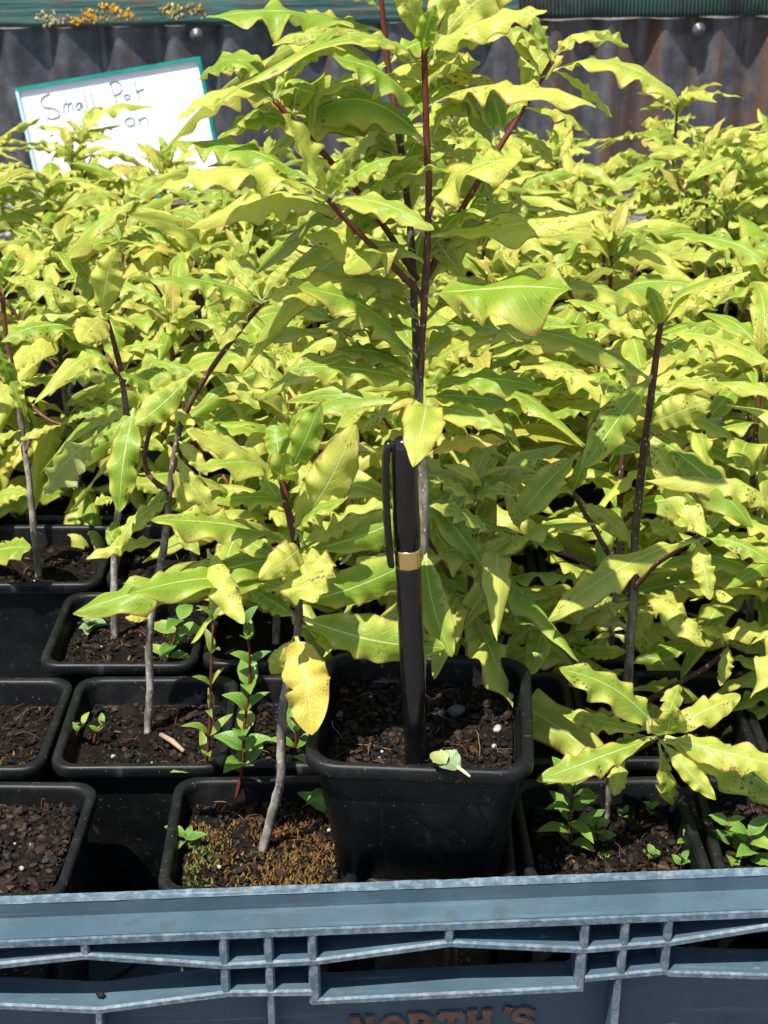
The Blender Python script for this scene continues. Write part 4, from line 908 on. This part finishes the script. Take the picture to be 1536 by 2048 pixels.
# ---- low rosette at the front right
P3, y3 = hero('low_rosette_seedling', (1206, 1650), SZ, 'low golden rosette seedling spreading over the weedy pot')
st(P3, 'stem', [(1206, 1655, 0), (1216, 1590, -.001), (1226, 1540, -.003), (1258, 1508, -.008), (1322, 1470, -.014)], y3, .0020, .0012, .95, .3)
leaves(P3, [
 (1318, 1470, -.014, 1118, 1336, -.020, 'm', .33, dict(amp=.22, seed=8)), (1316, 1472, -.014, 1072, 1562, -.036, 'm', .26, dict(amp=.28, arch=.06, seed=5)), (1330, 1472, -.014, 1585, 1535, -.03, 'm', .31, dict(amp=.28, arch=.05)), (1318, 1478, -.014, 1432, 1600, -.032, 'f', .30, dict(amp=.36)),
 (1320, 1468, -.014, 1340, 1425, -.03, 'f', .7, {}), (1312, 1466, -.014, 1126, 1430, -.006, 'm', .27, dict(amp=.4)), (1325, 1480, -.014, 1580, 1612, -.014, 'm', .33, dict(amp=.2)), (1250, 1515, -.006, 1228, 1592, -.02, 'f', .55, dict(amp=.1)),
 (1322, 1466, -.014, 1480, 1390, .004, 'm', .34, {}), (1318, 1484, -.014, 1345, 1610, -.012, 'm', .28, {}), (1312, 1476, -.014, 1200, 1520, .0, 'm', .3, {}), (1322, 1462, -.014, 1360, 1370, .006, 'f', .4, {}),
], y3)

# ---- bare-legged seedling behind the mossy pot, left
P4, y4 = hero('bare_stemmed_seedling', (294, 1464), ZF + PH - .012, 'seedling with a long bare grey stem and leafy arching branches')
st(P4, 'stem', [(294, 1470, 0), (300, 1390, 0), (298, 1300, 0), (306, 1210, 0), (330, 1080, .004), (342, 960, .006), (362, 850, .006), (405, 765, .004), (470, 672, 0), (524, 606, -.004)], y4, .0019, .0010, 1.1, .0)
st(P4, 'branch', [(338, 985, .005), (292, 940, .01), (298, 870, .012), (326, 815, .012)], y4, .0011, .0009, .4, .2)
leaves(P4, [
 (268, 816, .0, 238, 1024, -.020, 'f', .36, dict(amp=.22, bite=1, seed=16)), (388, 742, .002, 270, 852, -.016, 'f', .44, dict(amp=.2, arch=.04)), (210, 862, .016, 88, 990, .004, 'b', .50, dict(amp=.2, seed=3)), (322, 815, .012, 240, 745, .0, 'm', .34, {}),
 (524, 606, -.004, 300, 560, -.02, 'u', .24, dict(arch=.1)), (524, 604, -.004, 660, 640, -.03, 'm', .34, dict(amp=.3)), (524, 602, -.004, 590, 520, .0, 'f', .36, {}), (520, 608, -.004, 440, 700, -.016, 'm', .30, dict(arch=.12)), (522, 600, -.004, 450, 520, .01, 'm', .30, {}),
 (468, 674, 0, 540, 760, -.02, 'm', .32, dict(arch=.12)), (450, 700, .0, 560, 720, .01, 'm', .30, {}), (420, 745, .003, 520, 820, -.012, 'm', .28, dict(arch=.14, amp=.4)), (412, 756, .003, 300, 720, .012, 'm', .28, {}), (372, 830, .006, 470, 880, .008, 'm', .34, {}),
 (355, 880, .006, 415, 950, -.004, 'f', .40, {}), (350, 900, .006, 440, 1040, -.004, 'f', .34, {}), (345, 930, .006, 410, 1060, .012, 'f', .30, {}), (340, 960, .006, 290, 1040, .01, 'f', .32, {}), (338, 1000, .005, 232, 1092, -.01, 'm', .34, {}), (336, 1040, .005, 400, 1110, -.01, 'm', .34, {}),
 (326, 1080, .004, 172, 1118, -.01, 'm', .24, dict(mat='leaf', arch=.1)), (335, 1020, .005, 410, 1010, .02, 'f', .36, {}), (330, 815, .012, 390, 850, -.005, 'm', .36, {}), (302, 1238, 0, 250, 1236, -.006, 'm', .42, dict(mat='yleaf', amp=.05)),
 (330, 812, .012, 205, 870, .0, 'm', .3, {}), (296, 900, .012, 215, 905, .022, 'f', .44, {}),
], y4)

# ---- upright seedling in the pot with liverwort
P5, y5 = hero('upright_seedling', (230, 1276), ZF + PH - .011, 'seedling with one broad upright leaf and a dark bent stem')
st(P5, 'stem', [(230, 1280, 0), (229, 1180, 0), (232, 1060, .006), (255, 900, .014), (246, 770, .014), (232, 700, .012), (214, 640, .012)], y5, .0019, .0012, 1.05, .05)
leaves(P5, [
 (210, 640, .012, 232, 496, -.002, 'f', .44, dict(amp=.2, shape=1, seed=2)), (212, 645, .012, 292, 588, .0, 'm', .34, dict(arch=.12)), (214, 642, .012, 160, 686, -.02, 'f', .6, dict(amp=.1)), (206, 640, .012, 8, 555, .0, 'u', .26, {}), (175, 660, .01, 2, 684, -.012, 'm', .36, dict(arch=.12, amp=.2)),
 (208, 636, .012, 95, 590, .02, 'm', .36, {}), (228, 690, .012, 120, 660, .0, 'b', .4, {}), (232, 705, .012, 330, 690, .0, 'm', .3, {}), (244, 760, .014, 130, 760, -.005, 'b', .40, {}), (246, 780, .014, 330, 790, .0, 'm', .32, {}), (250, 810, .014, 150, 835, .0, 'm', .34, {}), (252, 860, .014, 330, 900, .005, 'f', .36, {}),
 (250, 840, .014, 180, 900, .02, 'm', .36, {}), (245, 950, .01, 320, 985, .0, 'f', .36, {}), (236, 1040, .006, 218, 1090, -.01, 'f', .5, {}), (238, 1000, .008, 190, 1010, -.01, 'm', .4, {}), (250, 880, .014, 300, 830, .02, 'f', .4, {}),
], y5)
# ---- thin pale-stemmed seedling at the far left
P6, y6 = hero('pale_stemmed_seedling', (78, 1152), ZF + PH - .011, 'seedling with a smooth pale grey stem above the dark gap in the crate')
st(P6, 'stem', [(78, 1158, 0), (68, 1060, 0), (58, 960, 0), (46, 880, .004), (34, 780, .006), (14, 680, .008), (4, 585, .01)], y6, .0019, .0012, 1.1, .05)
st(P6, 'branch', [(50, 905, .002), (62, 850, .008), (20, 770, .012), (-30, 750, .012)], y6, .001, .0008, .4, .1)
st(P6, 'branch', [(34, 790, .006), (90, 835, .0), (125, 850, -.004)], y6, .001, .0008, .4, .1)
leaves(P6, [
 (4, 585, .01, 108, 490, .0, 'm', .28, dict(arch=.05)), (2, 585, .01, -60, 520, 0, 'm', .3, {}), (4, 580, .01, 30, 500, .0, 'f', .34, {}), (12, 670, .008, 150, 630, .01, 'm', .28, dict(arch=.12)), (34, 790, .006, 0, 700, -.005, 'f', .36, {}), (30, 770, .006, 130, 760, .014, 'm', .3, {}),
 (125, 850, -.004, 40, 880, -.01, 'm', .3, {}), (122, 850, -.004, 160, 830, -.01, 'm', .4, {}), (44, 860, .004, -40, 900, -.01, 'm', .34, {}), (-20, 1010, -.01, 54, 985, -.03, 'm', .42, dict(amp=.1)), (-30, 1120, -.02, 62, 1096, -.04, 'm', .5, dict(amp=.1)), (48, 880, .004, -10, 960, -.005, 'm', .3, dict(mat='yleaf')),
 (60, 845, .0, 20, 745, .0, 'f', .3, {}), (20, 720, .008, -50, 680, 0, 'm', .3, {}), (30, 750, .006, 95, 700, .0, 'm', .3, {}),
], y6)

# ================================================================== THE CROWD OF SEEDLINGS BEHIND
GRP = 'golden seedlings crowding the crates'
LAB1 = ['', 'golden wavy-leaved seedling in the second row of the blue crate', 'golden wavy-leaved seedling in the third row of the blue crate', 'golden wavy-leaved seedling in the fourth row of the blue crate', 'golden wavy-leaved seedling in the rearmost row of the blue crate']
LAB2 = ['golden seedling in the front row of the low black tray'] + ['golden seedling in the middle rows of the low black tray'] * 3 + ['golden seedling in the tray row facing the corrugated iron wall']
TOP = ZF + PH
for k, (x, y) in enumerate([(R1[3][0], yrow(1)), (R1[5][0], yrow(1)), (R2[1][0], yrow(2)), (R2[2][0], yrow(2)), (R2[3][0], yrow(2)), (R2[4][0], yrow(2)), (R2[5][0], yrow(2)),
                            (R3[2][0], yrow(3)), (R3[3][0], yrow(3)), (R3[4][0], yrow(3)), (R3[5][0], yrow(3)), (R3[6][0], yrow(3)), (R4[1][0], yrow(4)), (R4[2][0], yrow(4)), (R4[3][0], yrow(4)), (R4[4][0], yrow(4)), (R4[5][0], yrow(4)), (R4[6][0], yrow(4)), (R3[0][0], yrow(3)), (R4[0][0], yrow(4))]):
    left = x < -.09 and y < .78; rowl = 1 if y < .60 else 2 if y < .69 else 3 if y < .77 else 4
    H = rg.uniform(.115, .150) if y < .66 else rg.uniform(.125, .165)
    filler_plant((x + rg.uniform(-.008, .008), y + rg.uniform(-.008, .008), TOP - .0115), H, 300 + k, LAB1[rowl], GRP, low=.5 if left else .16, Lmax=.066, dens=1.2, lean=(rg.uniform(-.01, .01), 0))
for k, (x, y, r) in enumerate(SECOND):
    H = rg.uniform(.084, .130) - (y - 1.0) * .03
    if rg.random() < .30 and x > -.10: H += rg.uniform(.015, .04)
    if x < -.10: H = min(H, .112)
    if (x > .24 and r in (1, 3)) or (.05 < x < .12 and r == 2): H += .035
    filler_plant((x + rg.uniform(-.008, .008), y + rg.uniform(-.008, .008), .0265 + PH - .0105), H, 500 + k, LAB2[r], GRP, low=.30, Lmax=.064, dens=1.0)

# ================================================================== WEEDS AND LITTER
def weed(name, px, y0, label, n, L, mat='weed', ratio=.42, seed=1, r0=.0007, start=.1, taper=.4, cat='weed', typ=0, spread=1.0, age=.1):
    rg = random.Random(seed); pts = [pix(u, v, y0 + dy) for u, v, dy in px]; root = empty(name, pts[0]); tag(root, label, cat)
    stem_part(root, 'stem', pts, r0, r0 * .6, age, 0, 6, 14); S = spline(pts, 50)
    var = [leaf_data('leaf', M[mat], 1.0, ratio * rg.uniform(.85, 1.2), rg.uniform(.05, .15), rg.uniform(.0, .25), .06, 2.5, .2, 0, seed + i, 10, 4, 2) for i in range(4)]
    a = rg.uniform(0, 6.28)
    for i in range(n):
        t = start + (1 - start) * i / max(1, n - 1); p = S[min(49, int(t * 49))]; a += PI / 2 + rg.uniform(-.3, .3); l = L * (1 - taper * t) * rg.uniform(.75, 1.2)
        for s in (0, PI):
            el = R(rg.uniform(5, 35) + 30 * t) * spread; o = link('leaf', rg.choice(var), root); az = a + s
            x = Vector((math.cos(az) * math.cos(el), math.sin(az) * math.cos(el), math.sin(el)))
            o.matrix_local = Matrix.Translation(p - root.location) @ frame(x, Vector((rg.uniform(-.2, .2), -.3, 1))) @ Matrix.Scale(l, 4)
    return root
yb = pixz(392, 1556, SZ).y
weed('willowherb_weed', [(392, 1556, 0), (412, 1520, 0), (420, 1440, 0), (422, 1350, 0), (427, 1240, 0)], yb, 'thin weed with a crimson lower stem and upright narrow leaves', 7, .014, 'redweed', .32, 3, .0008, .12, .35)
yb = pixz(470, 1600, SZ).y
weed('chickweed_plant', [(470, 1602, 0), (484, 1540, 0), (488, 1460, 0), (500, 1350, .002), (494, 1245, .002)], yb, 'green weed with glossy rounded leaf pairs on a brown stem', 8, .0195, 'weed', .5, 5, .0008, .30, .45)
yb = pixz(368, 1692, SZ).y
weed('weed_seedling', [(368, 1700, 0), (370, 1690, 0), (372, 1676, 0)], yb, 'small four-leaved green seedling on moss at the pot corner', 3, .0105, 'weed', .42, 8, .0006, .4, .1, spread=.5)
yb = pixz(655, 1640, SZ).y
weed('weed_seedling', [(655, 1655, 0), (654, 1600, 0), (650, 1540, .001)], yb, 'green weed with long pointed leaves tucked against the raised pot', 3, .019, 'weed', .34, 11, .0008, .3, .2, spread=.4)
yb = pixz(590, 1500, SZ).y
weed('weed_seedling', [(590, 1512, .0), (592, 1480, 0), (594, 1430, 0)], yb, 'bright green weed behind the hanging yellow leaf', 3, .013, 'weed', .36, 13, .0007, .3, .2)
yb = pixz(345, 1310, SZ).y
weed('weed_seedling', [(330, 1330, 0), (345, 1290, 0), (360, 1240, .002)], yb, 'drooping green weed between the two bare grey stems', 4, .017, 'weed', .46, 15, .0007, .25, .2, spread=.3)
yb = pixz(185, 1255, SZ).y
weed('liverwort_tuft', [(185, 1262, 0), (186, 1252, 0), (188, 1244, 0)], yb, 'pale green liverwort-like tuft beside a thin grey stem', 5, .009, 'paleleaf', .7, 17, .0006, .2, .1, spread=.4)
yb = pixz(1135, 1690, SZ).y
weed('weed_plant', [(1145, 1725, 0), (1142, 1680, 0), (1140, 1630, 0), (1150, 1570, 0)], yb, 'dark green pointed-leaf weed in the shade under the rosette', 6, .017, 'weed', .36, 19, .0009, .3, .1, spread=.6)
weed('weed_plant', [(1195, 1712, .002), (1195, 1680, .002), (1192, 1650, .002)], yb, 'small reddish green weed with scalloped leaves by the grey stem', 4, .009, 'redweed', .75, 21, .0006, .3, .1, spread=.6)
yb = pixz(1470, 1700, SZ).y
weed('weed_plant', [(1470, 1725, 0), (1462, 1680, 0), (1455, 1650, 0)], yb, 'clump of small round bright green leaves at the crate front', 4, .010, 'weed', .62, 23, .0007, .2, .1, spread=.7)
weed('weed_plant', [(1500, 1725, -.004), (1502, 1700, -.004), (1498, 1670, -.004)], yb, 'leafy round-leaved weed at the end of the clump', 4, .012, 'weed', .6, 25, .0007, .2, .1, spread=.7)
for i, (u, v) in enumerate([(1362, 1735), (1305, 1722), (1300, 1630), (1245, 1640), (1370, 1690)]):
    yb = pixz(u, v, SZ).y
    weed('weed_sprout', [(u, v + 3, 0), (u, v - 6, 0), (u + 2, v - 14, 0)], yb, 'tiny two-leaved green sprout on the shaded bark soil', 2, .0052, 'weed', .6, 40 + i, .0004, .5, .1)['group'] = 'tiny sprouts in the weedy pot'
for i, (u, v) in enumerate([(188, 1480), (330, 1080), (150, 1075), (40, 1060), (150, 1480)]):
    yb = pixz(u, v, SZ).y
    weed('weed_sprout', [(u, v + 4, 0), (u + 4, v - 14, 0), (u + 16, v - 30, 0)], yb, 'tiny green sprout leaning on dark soil among the left pots', 2, .0065, 'weed', .45, 60 + i, .0006, .6, .1)['group'] = 'tiny sprouts in the left pots'
for i, (u, v) in enumerate([(1190, 1235), (1330, 1260), (1340, 1215), (1160, 1300)]):
    yb = pixz(u, v + 40, SZ).y
    weed('weed_sprout', [(u, v + 40, 0), (u, v + 10, 0), (u + 2, v - 10, 0)], yb, 'little green clover-like weed in deep shade under the bushy seedling', 4, .007, 'weed', .7, 80 + i, .0005, .3, .1)['group'] = 'clover-like weeds in the shade'
# twig lying across a pot, and the downy leaf dropped on the raised pot's rim
a, b = pixz(322, 1474, SZ), pixz(368, 1508, SZ); mb = MB()
mid = (a + b) / 2; mb.tube([a - mid + Vector((0, 0, .0012)), Vector((0, 0, .0022)), b - mid + Vector((0, 0, .0014))], [.0011, .0013, .0009], 6, 0, [(.30, .22, .14)] * 3)
o = mb.build('twig', M['fibre']); o.location = mid; tag(o, 'short split tan twig lying on dark soil', 'twig')
fl = empty('fallen_leaf', pixz(905, 1528, CRIM)); tag(fl, 'small pale downy green leaf fallen on the pot rim beside the pen', 'leaf')
def flat_leaf(name, bu, bv, tu, tv, dz0, dz1, ratio, seed):
    a, b = pixz(bu, bv, CRIM + dz0), pixz(tu, tv, CRIM + dz1); d = b - a
    me = leaf_data(name, M['paleleaf'], d.length, ratio, .08, 0, .10, 2.5, .25, 0, seed, 14, 6, 2); o = link(name, me, fl)
    o.matrix_local = Matrix.Translation(a - fl.location) @ frame(d, Vector((.1, -.35, 1)))
flat_leaf('blade', 922, 1535, 868, 1516, .0014, .0030, .95, 3); flat_leaf('blade', 892, 1528, 862, 1506, .0035, .0046, .9, 5)
mb = MB(); q = [pixz(u, v, CRIM + dz) - fl.location for u, v, dz in ((915, 1534, .0016), (930, 1545, .0012), (940, 1553, .0010))]
mb.tube(q, [.0007, .0006, .0004], 6, 0, [(.5, .45, .3)] * 3); mb.build('stalk', M['fibre'], fl)
